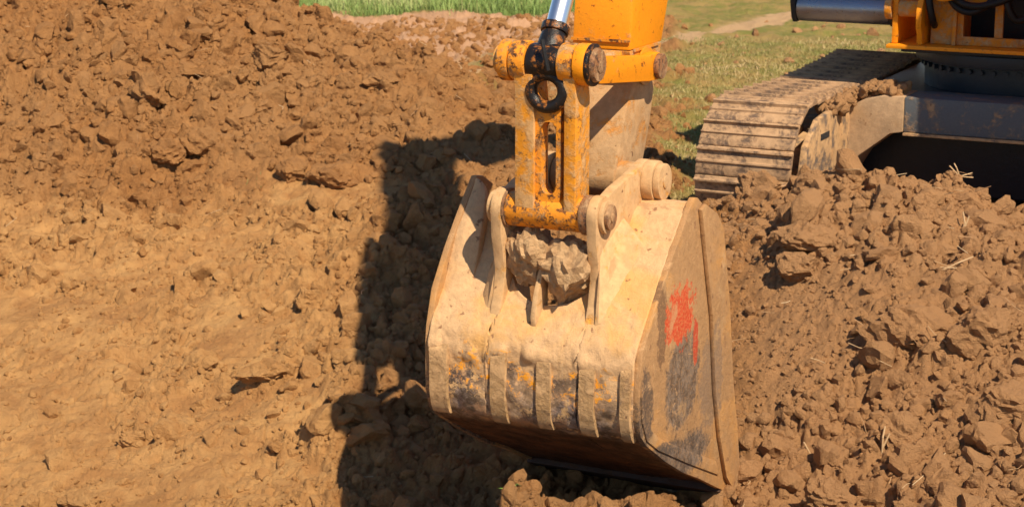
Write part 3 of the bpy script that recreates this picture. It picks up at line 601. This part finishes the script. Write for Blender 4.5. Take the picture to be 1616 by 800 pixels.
for a0, a1 in ((BW + 0.027, BW + 0.047), (-BL - 0.047, -BL - 0.027)):     # side cutters along the mouth edge
    bm = bmesh.new(); prism(bm, [(-.49, 1.115), (-.44, 1.10), (-.60, .60), (-.66, .25), (-.73, .02), (-.83, -.20), (-.985, -.345), (-1.005, -.20), (-.96, .0), (-.885, .25), (-.82, .60), (-.715, .965), (-.63, 1.05)], a0, a1)
    obj('side_cutter', bm, M['bucket_side'], bucket, 0.007)
# welded band that frames the lower side
for a0, a1 in ((BW + 0.024, BW + 0.034),):
    bm = bmesh.new(); inner = [(.12, .47), (.11, .37), (.06, .28), (-.05, .21), (-.2, .14), (-.38, .06), (-.56, -.02), (-.72, -.09)]; outer = [(.165, .48), (.155, .345), (.10, .245), (-.03, .165), (-.2, .085), (-.38, .0), (-.57, -.085), (-.76, -.17)]
    prism(bm, inner + outer[::-1], a0, a1); obj('weld_band', bm, M['bucket_side'], bucket, 0.005)
# wear strips round the heel
def strip(a0, a1, s0, s1, th, mat=None):
    n = 26; bm = bmesh.new(); rows = []
    for i in range(n + 1):
        s = s0 + (s1 - s0) * i / n; u, z = SP(s); nu, nz = SN(s); f = th * min(1, i / 2.5, (n - i) / 1.5) * 1.0
        rows.append([(a0, u, z, -0.01), (a0 + .004, u, z, f), (a1 - .004, u, z, f), (a1, u, z, -0.01), nu, nz])
    vs = []
    for r in rows:
        nu, nz = r[4], r[5]; vs.append([bm.verts.new(Lc(p[0], p[1] - nu * p[3] * SGN, p[2] - nz * p[3] * SGN)) for p in r[:4]])
    for i in range(n):
        for j in range(4): bm.faces.new((vs[i][j], vs[i][(j + 1) % 4], vs[i + 1][(j + 1) % 4], vs[i + 1][j]))
    bm.faces.new(vs[0]); bm.faces.new(vs[-1][::-1]); return obj('wear_strip', bm, mat or M['wearstrip'], bucket)
nu, nz = SN(1.15); SGN = -1 if nu > 0 else 1
for a0, a1, s0, s1 in ((-.487, -.375, .91, 1.235), (-.175, -.10, .90, 1.25), (.035, .105, .91, 1.245), (.225, .30, .92, 1.25), (.405, .455, .90, 1.26)): strip(a0, a1, s0, s1, 0.030)
def taper(o):
    for v in o.data.vertices:
        a = v.co.x + OA
        if a < -.36: v.co.x += .030 * sm((.80 - v.co.z) / .35) * min(1, (-.36 - a) / .127)
# cutting edge and teeth
bm = bmesh.new(); prism(bm, [(-.82, -.225), (-.80, -.265), (-1.02, -.375), (-1.045, -.36), (-.98, -.295)], -BL - .02, BW + .02); obj('cutting_edge', bm, M['floor'], bucket, 0.004)
for i in range(5):
    a = -.40 + .2 * i; bm = bmesh.new()
    v0 = [Lc(a + s * .045, u, z) for s, u, z in ((-1, -.97, -.29), (1, -.97, -.29), (1, -1.0, -.40), (-1, -1.0, -.40))]; v1 = [Lc(a + s * .03, u, z) for s, u, z in ((-1, -1.16, -.425), (1, -1.16, -.425), (1, -1.165, -.44), (-1, -1.165, -.44))]
    A_ = [bm.verts.new(v) for v in v0]; B_ = [bm.verts.new(v) for v in v1]; bm.faces.new(A_); bm.faces.new(B_[::-1])
    for j in range(4): bm.faces.new((A_[j], A_[(j + 1) % 4], B_[(j + 1) % 4], B_[j]))
    obj('tooth', bm, M['track'], bucket, 0.004)
# lugs
LUG = arc(0, 1.13, .085, 120, -20, 10) + [(.075, 1.02), (.055, .94), (.040, .87), (.060, .77), (.105, .665), (.07, .64), (-.2, .90), (-.36, 1.06), (-.54, 1.10)] + arc(-.46, 1.2, .09, 200, 75, 9) + [(-.30, 1.255), (-.12, 1.225)]
for a0, a1 in ((.205, .25), (-.225, -.178)):
    bm = bmesh.new(); prism(bm, LUG, a0, a1); obj('lug', bm, M['mudplate'], bucket, 0.007)
# gusset that flares from the right lug into the slab
bm = bmesh.new(); vs = [Lc(.249, .05, 1.0), Lc(.249, -.20, 1.10), Lc(.36, -.20, .965), Lc(.31, .08, .69), Lc(.249, .10, .69)]
A_ = [bm.verts.new(v) for v in vs]; B_ = [bm.verts.new(v + Vector((0, .06, -.06))) for v in vs]; bm.faces.new(A_); bm.faces.new(B_[::-1])
for j in range(5): bm.faces.new((A_[j], A_[(j + 1) % 5], B_[(j + 1) % 5], B_[j]))
obj('gusset', bm, M['mudplate'], bucket, 0.02)
bm = bmesh.new(); vs = [Lc(-.224, .035, .93), Lc(-.224, -.12, 1.02), Lc(-.30, -.09, .88), Lc(-.285, .06, .72), Lc(-.224, .085, .68)]
A_ = [bm.verts.new(v) for v in vs]; B_ = [bm.verts.new(v + Vector((0, .06, -.06))) for v in vs]; bm.faces.new(A_); bm.faces.new(B_[::-1])
for j in range(5): bm.faces.new((A_[j], A_[(j + 1) % 5], B_[(j + 1) % 5], B_[j]))
obj('gusset', bm, M['mudplate'], bucket, 0.02)
bm = bmesh.new(); pr_ = [(-.03, .98), (.02, .93), (.065, .86), (.10, .79), (.125, .71), (.115, .66), (.0, .68), (.0, .80), (-.02, .9), (-.06, .97)]; prism(bm, pr_, -.022, .002); obj('rib', bm, M['mudplate'], bucket, 0.006)
for (u, z, r, rr) in ((0, 1.13, .052, .068), (-.46, 1.2, .078, .088)):
    bm = bmesh.new(); pin(bm, u, z, .2505, .27 if u == 0 else .30, rr); obj('pin_boss', bm, M['mudplate'], bucket, 0.004)
    bm = bmesh.new(); pin(bm, u, z, .271 if u == 0 else .302, .285 if u == 0 else .330, r); pin(bm, u, z, .285 if u == 0 else .330, .290 if u == 0 else .335, r * .35); obj('pin', bm, M['cap'] if u == 0 else M['mudplate'], bucket, 0.004)
    bm = bmesh.new(); pin(bm, u, z, -.25, -.2255, rr); obj('pin_boss', bm, M['mudplate'], bucket, 0.004)
# ring between lug and link
for a0, a1 in ((.168, .204), (-.1775, -.168)):
    bm = bmesh.new(); pin(bm, 0, 1.13, a0, a1, .082); obj('pin_collar', bm, M['cap'], bucket, 0.002)

for o in [bucket] + [c_ for c_ in bucket.children if c_.name.split('.')[0] in ('side_plate', 'side_cutter', 'ear_plate', 'wear_strip', 'cutting_edge')]: taper(o)
# ---- bucket link (lower boss, two cheeks, slotted web, upper bosses)
zt, ut = 1.745, 0.02
bm = bmesh.new(); pin(bm, 0, 1.13, -.167, .167, .073); link = obj('bucket_link', bm, M['pinboss'], EX, 0.004)
def cheek(a0, a1, name='cheek'):
    bm = bmesh.new(); prism(bm, [(.07, 1.15), (.068, 1.62), (.085, 1.70)] + [(-.05, 1.70), (-.075, 1.60), (-.075, 1.15)], a0, a1); return obj(name, bm, M['link'], link, 0.004)
cheek(-.118, -.035); cheek(.100, .150)
# web with oval slot and U-shaped top
bm = bmesh.new(); wa0, wa1, wz0, wz1 = -.036, .080, 1.17, 1.64; outer = []; nseg = 40
def rect_at(t):
    c, s = math.cos(t), math.sin(t); cx, cz = .024, 1.36; hw0, hw1 = cx - wa0, wa1 - cx; k = min((hw1 if c > 0 else hw0) / max(abs(c), 1e-6), ((wz1 - cz) if s > 0 else (cz - wz0)) / max(abs(s), 1e-6)); return cx + k * c, cz + k * s
def slot_at(t):
    c, s = math.cos(t), math.sin(t); x = .034 * c; z = .034 * s + (.115 if s > 0 else -.115); return .024 + x, 1.36 + z
O0, O1, I0, I1 = [], [], [], []
for i in range(nseg):
    t = 2 * math.pi * (i + .5) / nseg; x, z = rect_at(t)
    if z > 1.6: z = 1.64 - 0.07 * math.sqrt(max(0, 1 - ((x - .03) / .062) ** 2)) if abs(x - .03) < .062 else 1.64
    xi_, zi_ = slot_at(t)
    O0.append(bm.verts.new(Lc(x, .052, z))); O1.append(bm.verts.new(Lc(x, -.01, z))); I0.append(bm.verts.new(Lc(xi_, .052, zi_))); I1.append(bm.verts.new(Lc(xi_, -.01, zi_)))
for i in range(nseg):
    j = (i + 1) % nseg
    for q in ((O0[i], O0[j], I0[j], I0[i]), (O1[i], I1[i], I1[j], O1[j]), (O0[i], O1[i], O1[j], O0[j]), (I0[i], I0[j], I1[j], I1[i])): bm.faces.new(q)
obj('web', bm, M['pinboss'], link, 0, 30)
for a0, a1 in ((-.138, -.068), (.075, .142)):
    bm = bmesh.new(); pin(bm, ut, zt, a0, a1, .083); obj('upper_boss', bm, M['pinboss'], link, 0.008)
# greasy cylinder rod end
bm = bmesh.new(); pin(bm, ut, zt, -.066, .073, .075); rodeye = obj('rod_end', bm, M['grease'], EX, 0.01)
bm = bmesh.new(); rd = Vector((0, .62, .95)).normalized(); base = Lc(0.0, ut, zt)
tube(bm, base + rd * .03, base + rd * .13, .060, .050); tube(bm, base + rd * .13, base + rd * .165, .058, .058); obj('collar', bm, M['grease'], rodeye, 0.005)
bm = bmesh.new(); # greasy lower loop of the rod end
ring = [Lc(.02 + .072 * math.cos(t), ut + .035, 1.635 + .066 * math.sin(t)) for t in np.linspace(0, 2 * math.pi, 33)[:-1]]
pipe(bm, ring, .026, 14, True); obj('loop', bm, M['grease'], rodeye)
bm = bmesh.new(); pipe(bm, [base + Vector((.02, -.085, .10)), base + Vector((.035, -.095, .05)), base + Vector((.05, -.092, -.02))], .009, 8); obj('grease_hose', bm, M['rubber'], rodeye)
bm = bmesh.new(); tube(bm, base + rd * .165, base + rd * 1.3, .043, .043, 40); rod = obj('cylinder_rod', bm, M['chrome'], EX)
bm = bmesh.new(); tube(bm, base + rd * .75, base + rd * 2.2, .088, .088, 32); tube(bm, base + rd * .68, base + rd * .75, .096, .096, 32); obj('cylinder_barrel', bm, M['paint'], EX)
# guide links back to the stick
gp = (-.69, 1.655)
for a0, a1, cap in ((.146, .196, 1), (-.19, -.143, 0)):
    bm = bmesh.new(); pr_ = arc(ut, zt, .082, 280, 80, 16)[::-1] if False else None
    front = arc(ut, zt, .085, 110, -110, 16); back = arc(gp[0], gp[1], .072, -95, -265, 14)
    prism(bm, front + [(-.10, 1.62)] + [(-.12, 1.645)] + back + [(-.12, 1.735), (-.08, 1.80)] if False else front + [(-.09, 1.655), (-.6, 1.60)] + arc(gp[0], gp[1], .06, -80, -280, 12) + [(-.6, 1.71), (-.09, 1.765)], a0, a1)
    gl = obj('guide_link', bm, M['paint' if cap else 'pinboss'], EX, 0.006)
    if cap:
        bm = bmesh.new(); pin(bm, ut, zt, .1965, .214, .086); obj('pin_ring', bm, M['grease'], gl, 0.006)
        bm = bmesh.new(); pin(bm, ut, zt, .2145, .234, .070, .064); pin(bm, ut, zt, .234, .238, .03); obj('pin_cap', bm, M['cap'], gl, 0.006)
        bm = bmesh.new(); pin(bm, gp[0], gp[1], .1965, .22, .055); obj('pin_cap', bm, M['cap'], gl, 0.004)
    else:
        bm = bmesh.new(); pin(bm, ut, zt, -.215, -.1905, .058); obj('pin_cap', bm, M['link'], gl, 0.005)
# ---- stick
JT = (-2.27, 4.62)                                             # stick to boom joint
bm = bmesh.new(); prism(bm, [(-.525, 1.735), (-.56, 2.05), (-1.0, 2.75), (-1.90, 4.35), (-2.08, 4.68), (-2.38, 4.75), (-2.5, 4.5), (-2.15, 3.9), (-1.5, 2.85), (-.96, 1.92), (-.885, 1.735)], -.135, .135)
stick = obj('stick', bm, M['paint'], EX, 0.012)
bm = bmesh.new(); prism(bm, [(-.575, 1.60), (-.47, 1.42), (-.375, 1.22)] + arc(-.46, 1.2, .085, 0, -110, 8) + [(-.62, 1.13), (-.695, 1.22), (-.775, 1.39), (-.835, 1.60)], -.13, .13)
lower = obj('stick_nose', bm, M['stick_low'], stick, 0.012)
bm = bmesh.new(); prism(bm, [(-.525, 1.733), (-.575, 1.602), (-.835, 1.602), (-.885, 1.733)], -.133, .133); obj('nose_top', bm, M['paint_dirty'], stick, 0.004)
bm = bmesh.new(); pin(bm, -.46, 1.2, -.172, .2, .075); obj('pivot_boss', bm, M['stick_low'], stick, 0.004)
for b0, b1 in ((.1365, .1455), (-.1425, -.1365)):
    bm = bmesh.new(); pin(bm, gp[0], gp[1], b0, b1, .085); obj('guide_boss', bm, M['paint_dirty'], stick, 0.002)
bm = bmesh.new(); prism(bm, [(-.52, 1.735), (-.505, 1.71), (-.55, 1.60), (-.575, 1.60)], -.12, .10); obj('nose_plate', bm, M['paint_dirty'], stick, 0.003)
for zz_ in (1.775,):
    bm = bmesh.new(); box(bm, -.136, .136, -.524, -.517, zz_ - .006, zz_ + .006); obj('weld_seam', bm, M['pinboss'], stick)
bm = bmesh.new(); ring = [(.1355, -.60, 1.735), (.1355, -.85, 1.735)]; box(bm, .1355, .142, -.84, -.56, 1.727, 1.739); obj('weld_seam', bm, M['paint_dirty'], stick)
bm = bmesh.new(); pin(bm, JT[0], JT[1], -.25, .25, .1); obj('boom_pin', bm, M['cap'], stick)
# ---- boom: from the joint over to its foot on the slewing frame
bm = bmesh.new(); foot = (0.75, -5.25, 1.75)
bp = [((0, -2.1, 4.56), .17, .13), ((.02, -2.4, 4.6), .17, .16), ((.2, -3.2, 4.4), .18, .26), ((.4, -4.0, 3.8), .2, .30), ((.6, -4.7, 2.8), .2, .30), (foot, .2, .2)]
prev = None
for (a, u, z), hw, hh in bp:
    vs = [bm.verts.new(Lc(a + sx * hw, u + sz * hh * .5, z + sz * hh)) for sx, sz in ((-1, -1), (1, -1), (1, 1), (-1, 1))]
    if prev:
        for j in range(4): bm.faces.new((prev[j], prev[(j + 1) % 4], vs[(j + 1) % 4], vs[j]))
    else: bm.faces.new(vs)
    prev = vs
bm.faces.new(prev[::-1]); boom = obj('boom', bm, M['paint'], EX, 0.015)
for s in (-1, 1):
    bm = bmesh.new(); p0 = Lc(.75 + s * .33, -4.85, 1.6); p1 = Lc(.5 + s * .28, -4.0, 3.7); d = (p1 - p0); tube(bm, p0, p0 + d * .6, .085); tube(bm, p0 + d * .6, p1, .05); obj('boom_cylinder', bm, M['paint'], EX)

# ---- tracks
def make_track(ac, u_front):
    ub = u_front - 2.25; zc, rr = .58, .43; hw = .292
    bm = bmesh.new()                                          # roller frame with closed nose
    prism(bm, [(u_front + .10, .32), (u_front + .22, .50), (u_front + .10, .70), (u_front - .25, .80), (ub + .3, .80), (ub, .5), (ub + .3, .22), (u_front - .3, .2)], ac - .20, ac + .310)
    tr = obj('track_frame', bm, M['framemud'], EX, 0.02)
    for uc in (u_front, ub):
        bm = bmesh.new(); pin(bm, uc, zc, ac - .14, ac + .14, .36, n=40); obj('idler', bm, M['track'], tr, 0.01)
    # shoe with three grousers
    pitch = .175; bm = bmesh.new(); pr_ = [(-.084, -.012), (.088, -.012), (.088, .004), (.078, .008), (.074, .030), (.060, .030), (.056, .008), (.006, .010), (.002, .022), (-.010, .022), (-.014, .010), (-.070, .008), (-.084, .0)]
    v0 = [bm.verts.new((-hw, x, z)) for x, z in pr_]; v1 = [bm.verts.new((hw, x, z)) for x, z in pr_]; bm.faces.new(v0); bm.faces.new(v1[::-1])
    for j in range(len(pr_)): bm.faces.new((v0[j], v0[(j + 1) % len(pr_)], v1[(j + 1) % len(pr_)], v1[j]))
    sh0 = obj('track_shoe', bm, M['track'], tr, 0.003); L1 = u_front - ub; per = 2 * L1 + 2 * math.pi * rr; n = round(per / pitch)
    chain = bmesh.new(); tp = []
    rj = random.Random(3)
    for i in range(n):
        d = per * i / n
        if d < L1: u, z, an = ub + d, zc + rr, 0; z -= 0.035 * math.sin(math.pi * d / L1)
        elif d < L1 + math.pi * rr: t = (d - L1) / rr; u, z, an = u_front + rr * math.sin(t), zc + rr * math.cos(t), t
        elif d < 2 * L1 + math.pi * rr: u, z, an = u_front - (d - L1 - math.pi * rr), zc - rr, math.pi
        else: t = (d - 2 * L1 - math.pi * rr) / rr; u, z, an = ub - rr * math.sin(t), zc - rr * math.cos(t), math.pi + t
        o = sh0 if i == 0 else sh0.copy()
        if i: C.objects.link(o); o.parent = tr
        o.location = Lc(ac, u, z); o.rotation_euler = (an + rj.uniform(-.05, .05), rj.uniform(-.006, .006), rj.uniform(-.006, .006))
        tp.append((u, z))
    # guard dome of the track nose on the inner side
    return tr
TA, TU = -.435, -4.05
t1 = make_track(TA, TU); t2 = make_track(TA + 2.5, TU)
# inner guard plate; a raised dark bar paints the shaded opening of its slot
bm = bmesh.new(); prism(bm, [(TU + .32, .30), (TU + .40, .56), (TU + .32, .80), (TU + .10, .93), (TU - .25, .96), (TU - .6, .94), (TU - .6, .3)], TA + .312, TA + .35); gd = obj('nose_guard', bm, M['framemud'], t1, 0.01)
bm = bmesh.new(); box(bm, TA + .3505, TA + .355, TU - .10, TU + .06, .80, .835); obj('painted_slot', bm, M['dark'], t1)
# ---- carbody: cross beam with a leg sloping down to the track frame
bm = bmesh.new(); lf = [(.25, 1.0), (1.5, 1.0), (1.5, .785), (.25, .785)]
v0 = [bm.verts.new(Lc(a, -4.58, z)) for a, z in lf]; v1 = [bm.verts.new(Lc(a, -4.90, z)) for a, z in lf]; bm.faces.new(v0); bm.faces.new(v1[::-1])
for j in range(len(lf)): bm.faces.new((v0[j], v0[(j + 1) % len(lf)], v1[(j + 1) % len(lf)], v1[j]))
cb = obj('carbody', bm, M['frame'], EX, 0.012)
lf = [(-.13, .30), (-.13, .90), (.0, .97), (.12, 1.0), (.249, 1.0), (.249, .785), (.17, .77), (-.02, .62), (-.09, .50)]
bm = bmesh.new(); v0 = [bm.verts.new(Lc(a, -4.575, z)) for a, z in lf]; v1 = [bm.verts.new(Lc(a, -4.90, z)) for a, z in lf]; bm.faces.new(v0); bm.faces.new(v1[::-1])
for j in range(len(lf)): bm.faces.new((v0[j], v0[(j + 1) % len(lf)], v1[(j + 1) % len(lf)], v1[j]))
obj('leg', bm, M['legmud'], cb, 0.01)  # muddy leg keeps the sunlit tone, up to where the beam's painted shade starts
bm = bmesh.new(); box(bm, .251, 1.5, -4.60, -4.565, .765, .783); obj('flange', bm, M['framemud'], cb, 0.004)
bm = bmesh.new(); box(bm, -.1, 2.1, -6.9, -4.905, .36, .99); obj('centre_frame', bm, M['dark'], cb, 0.01)  # centre frame, carried down low to add darkness beneath the machine
bm = bmesh.new(); tube(bm, Lc(OA, -5.5, .99), Lc(OA, -5.5, 1.21), .60, n=64); tube(bm, Lc(OA, -5.5, 1.16), Lc(OA, -5.5, 1.235), .66, n=64); tt_ = obj('slewing_ring', bm, M['dark'], EX, 0.006)
for i in range(26):
    t = math.pi * (0.55 + 0.9 * i / 25); bm = bmesh.new(); c0 = Lc(OA, -5.5, 1.13); e = Vector((math.sin(t + math.pi / 2 * 0) , math.cos(t), 0)); e = Vector((math.cos(math.pi + math.pi * i / 25), -abs(math.sin(math.pi * i / 25)), 0)); tube(bm, c0 + e * .60, c0 + e * .625, .016, n=6); obj('bolt', bm, M['dark'], tt_)
# ---- slewing frame
bm = bmesh.new(); box(bm, .06, 1.75, -7.4, -4.80, 1.262, 1.285); frame_ = obj('slewing_frame', bm, M['paint'], EX, 0.004)
bm = bmesh.new(); box(bm, .14, 1.7, -7.3, -4.86, 1.237, 1.260); obj('underframe', bm, M['dark'], frame_, 0.003)
def bracket(a0, a1, prof, mat='paint'):
    bm = bmesh.new(); prism(bm, prof, a0, a1); return obj('bracket', bm, M[mat], frame_, 0.006)
bracket(.075, .11, [(-4.87, 1.287), (-4.87, 1.60), (-5.0, 1.7), (-5.4, 1.7), (-5.4, 1.287)])
bracket(.24, .275, [(-4.84, 1.287), (-4.835, 1.35), (-4.80, 1.40), (-4.80, 1.50)] + [(-4.86, 1.60), (-5.4, 1.7), (-5.4, 1.287)])
bm = bmesh.new(); pin(bm, -4.9, 1.50, .112, .238, .05); pin(bm, -4.9, 1.50, .03, .074, .07); obj('bracket_pin', bm, M['paint_dirty'], frame_, 0.004)
# front cross plate with two openings
bm = bmesh.new(); U0, U1 = -4.97, -4.945
for (a0, a1, z0, z1) in ((.30, .50, 1.287, 1.75), (.69, .74, 1.342, 1.75), (.93, .99, 1.287, 1.75), (.50, .93, 1.287, 1.34), (.50, .69, 1.55, 1.6), (.5, .93, 1.70, 1.75), (1.15, 1.7, 1.287, 1.75)): box(bm, a0, a1, U1, U0, z0, z1)
obj('cross_plate', bm, M['paint_dirty'], frame_, 0.003)
bracket(.98, 1.0, [(-4.85, 1.287), (-4.90, 1.7), (-5.3, 1.7), (-5.3, 1.287)]); bracket(.44, .465, [(-4.90, 1.287), (-4.93, 1.7), (-5.3, 1.7), (-5.3, 1.287)], 'paint_dirty')
bracket(1.18, 1.21, [(-4.85, 1.287), (-4.86, 1.7), (-5.3, 1.7), (-5.3, 1.287)])
for pts_ in ([(.40, -4.90, 1.62), (.47, -4.86, 1.53), (.56, -4.86, 1.50), (.66, -4.87, 1.55), (.74, -4.88, 1.65)], [(.36, -4.9, 1.66), (.5, -4.84, 1.56), (.62, -4.85, 1.54), (.8, -4.86, 1.60), (.9, -4.9, 1.7)],
             [(.76, -4.9, 1.68), (.78, -4.87, 1.55), (.84, -4.88, 1.46), (.92, -4.9, 1.52), (.93, -4.9, 1.68)], [(.29, -4.88, 1.70), (.31, -4.84, 1.55), (.33, -4.86, 1.44), (.32, -4.95, 1.40)], [(1.02, -4.9, 1.7), (1.05, -4.86, 1.5), (1.1, -4.86, 1.45), (1.13, -4.9, 1.6)]):
    bm = bmesh.new(); P_ = [Lc(*p) for p in pts_]; Q = []
    for i in range(len(P_) - 1):
        p_, q_ = P_[i], P_[i + 1]; a_ = P_[i - 1] if i else p_; b_ = P_[i + 2] if i + 2 < len(P_) else q_
        for t in np.linspace(0, 1, 6)[:-1]: Q.append(0.5 * ((2 * p_) + (q_ - a_) * t + (2 * a_ - 5 * p_ + 4 * q_ - b_) * t * t + (3 * p_ - a_ - 3 * q_ + b_) * t ** 3))
    Q.append(P_[-1]); pipe(bm, Q, .022, 12); obj('hose', bm, M['rubber'], frame_)
# machinery behind the cross plate, cab and house (above the picture, they throw the shade)
bm = bmesh.new(); box(bm, .3, 1.2, -6.0, -5.35, 1.287, 1.9); obj('swing_motor_cover', bm, M['dark'], frame_, 0.02)
bm = bmesh.new(); prism(bm, [(-4.05, 1.30), (-4.05, 2.3), (-4.4, 3.0), (-6.1, 3.0), (-6.1, 1.30)], 1.08, 2.15); cab = obj('cab', bm, M['paint'], EX, 0.04)
bm = bmesh.new(); prism(bm, [(-4.046, 1.75), (-4.046, 2.28), (-4.38, 2.94), (-4.40, 2.94), (-4.06, 2.28), (-4.06, 1.75)], 1.16, 2.07); obj('windscreen', bm, M['gloss'], cab)
bm = bmesh.new(); prism(bm, [(-6.15, 1.30), (-6.15, 2.4), (-8.2, 2.4), (-8.4, 1.8), (-8.2, 1.30)], -.75, 2.2); obj('engine_house', bm, M['paint'], EX, 0.05)
# glossy dark tank box ahead of the house, with rolled lower edge and ribs
tb = [(-5.06 + .10 * math.sin(R(t)), 1.47 - .095 * math.cos(R(t))) for t in range(0, 151, 8)] + [(-5.03 + .07 * math.sin(R(t)), 1.62 - .065 * math.cos(R(t))) for t in range(30, 151, 8)] + [(-5.03, 1.69), (-5.03, 1.83), (-6.12, 1.83), (-6.12, 1.378)]
_ = [(-4.98, 1.44), (-4.965, 1.50), (-4.972, 1.515), (-4.972, 1.53), (-4.963, 1.545), (-4.963, 1.60), (-4.985, 1.605), (-4.985, 1.63), (-4.963, 1.635), (-4.963, 2.0), (-6.12, 2.0), (-6.12, 1.385), (-5.03, 1.375), (-5.0, 1.39)]
bm = bmesh.new(); prism(bm, tb, -.575, .02); tk = obj('tank_box', bm, M['gloss'], EX, 0.004)
bm = bmesh.new(); prism(bm, [(-4.985, 1.40), (-4.95, 1.50), (-4.95, 2.0), (-5.2, 2.0), (-5.2, 1.385), (-5.02, 1.37)], -.615, -.579); obj('end_plate', bm, M['dark'], tk, 0.01)
bm = bmesh.new(); prism(bm, [(-4.985, 1.40), (-4.95, 1.50), (-4.95, 2.0), (-5.2, 2.0), (-5.2, 1.385), (-5.02, 1.37)], .022, .05); obj('end_plate', bm, M['dark'], tk, 0.01)

# ------------------------------------------------------------------ mud that sits on or in the machine
def lump(name, c, sz, seed, label, cat, mat, rough=0.11):
    r_ = np.random.default_rng(seed); v, f = ICO[4]; v = v.copy()
    v = v / (np.abs(v) ** 4).sum(1)[:, None] ** 0.25
    for _ in range(16):
        n = r_.normal(size=3); n /= np.linalg.norm(n); d = r_.uniform(0.72, 1.0); t = v @ n; k = t > d; v[k] -= np.outer(t[k] - d, n)
    for fr, am in ((2, rough), (4.5, rough * .9), (9, rough * .8), (18, rough * .5), (36, rough * .22)):
        o_ = r_.uniform(0, 50, 2); q = v * fr; v *= (1 + am * vnoise(q[:, 0] + o_[0] + q[:, 2] * .7, q[:, 1] + o_[1] - q[:, 2] * .8, seed + int(fr)))[:, None]
    v *= np.array(sz); o = np_mesh(name, v, f, mat, {'tint': np.full(len(v), .5), 'grey': np.full(len(v), 1.0)}, smooth=False); o.location = c; o.rotation_euler = (0, 0, -TH); tag(o, label, cat); return o
m, t, b = new_mat('grey_clay'); k = N(t); co = k.n('ShaderNodeTexCoord').outputs['Object']
c_ = k.mix(k.ramp(k.noise(co, 22, 8, 0.7), 0.3, 0.7), (0.36, 0.21, 0.10), (0.60, 0.385, 0.195)); k.l(c_, b.inputs['Base Color']); b.inputs['Roughness'].default_value = 0.95
k.l(k.bump(k.noise(co, 45, 8, 0.75), 0.02, 0.9), b.inputs['Normal']); M['clay'] = m
lump('clay_lump', Wd(-.095, -.03, .92), (.105, .115, .125), 5, 'grey brown lump of wet clay wedged left of the rib in the bucket', 'clay lump', M['clay'])
lump('clay_lump', Wd(.095, -.01, .885), (.115, .12, .15), 8, 'larger grey lump of clay wedged right of the rib in the bucket', 'clay lump', M['clay'])
VS, FS, TS = [], [], []; off = 0
r_ = np.random.default_rng(12)
for i in range(420):                                          # soil heaped on the track frame and leg
    a = r_.uniform(-.17, .20); u = r_.uniform(-4.95, -4.2); z = .93 + .06 * sm((a + .17) / .2) + r_.uniform(-.02, .05); r = .014 + .036 * r_.random() ** 2
    if u > -4.62 and a > -.06: continue
    v, f = rock(3, r_); v = v * r + np.array(Wd(a, u, z)); VS.append(v); FS.append(f + off); off += len(v); TS += [r_.random()] * len(v)
o = np_mesh('caked_mud', np.concatenate(VS), np.concatenate(FS), M['clod'], {'tint': np.array(TS) * .3 + .7, 'grey': np.ones(len(TS))}); tag(o, 'caked soil heaped on the track frame', 'mud', None, 'stuff')
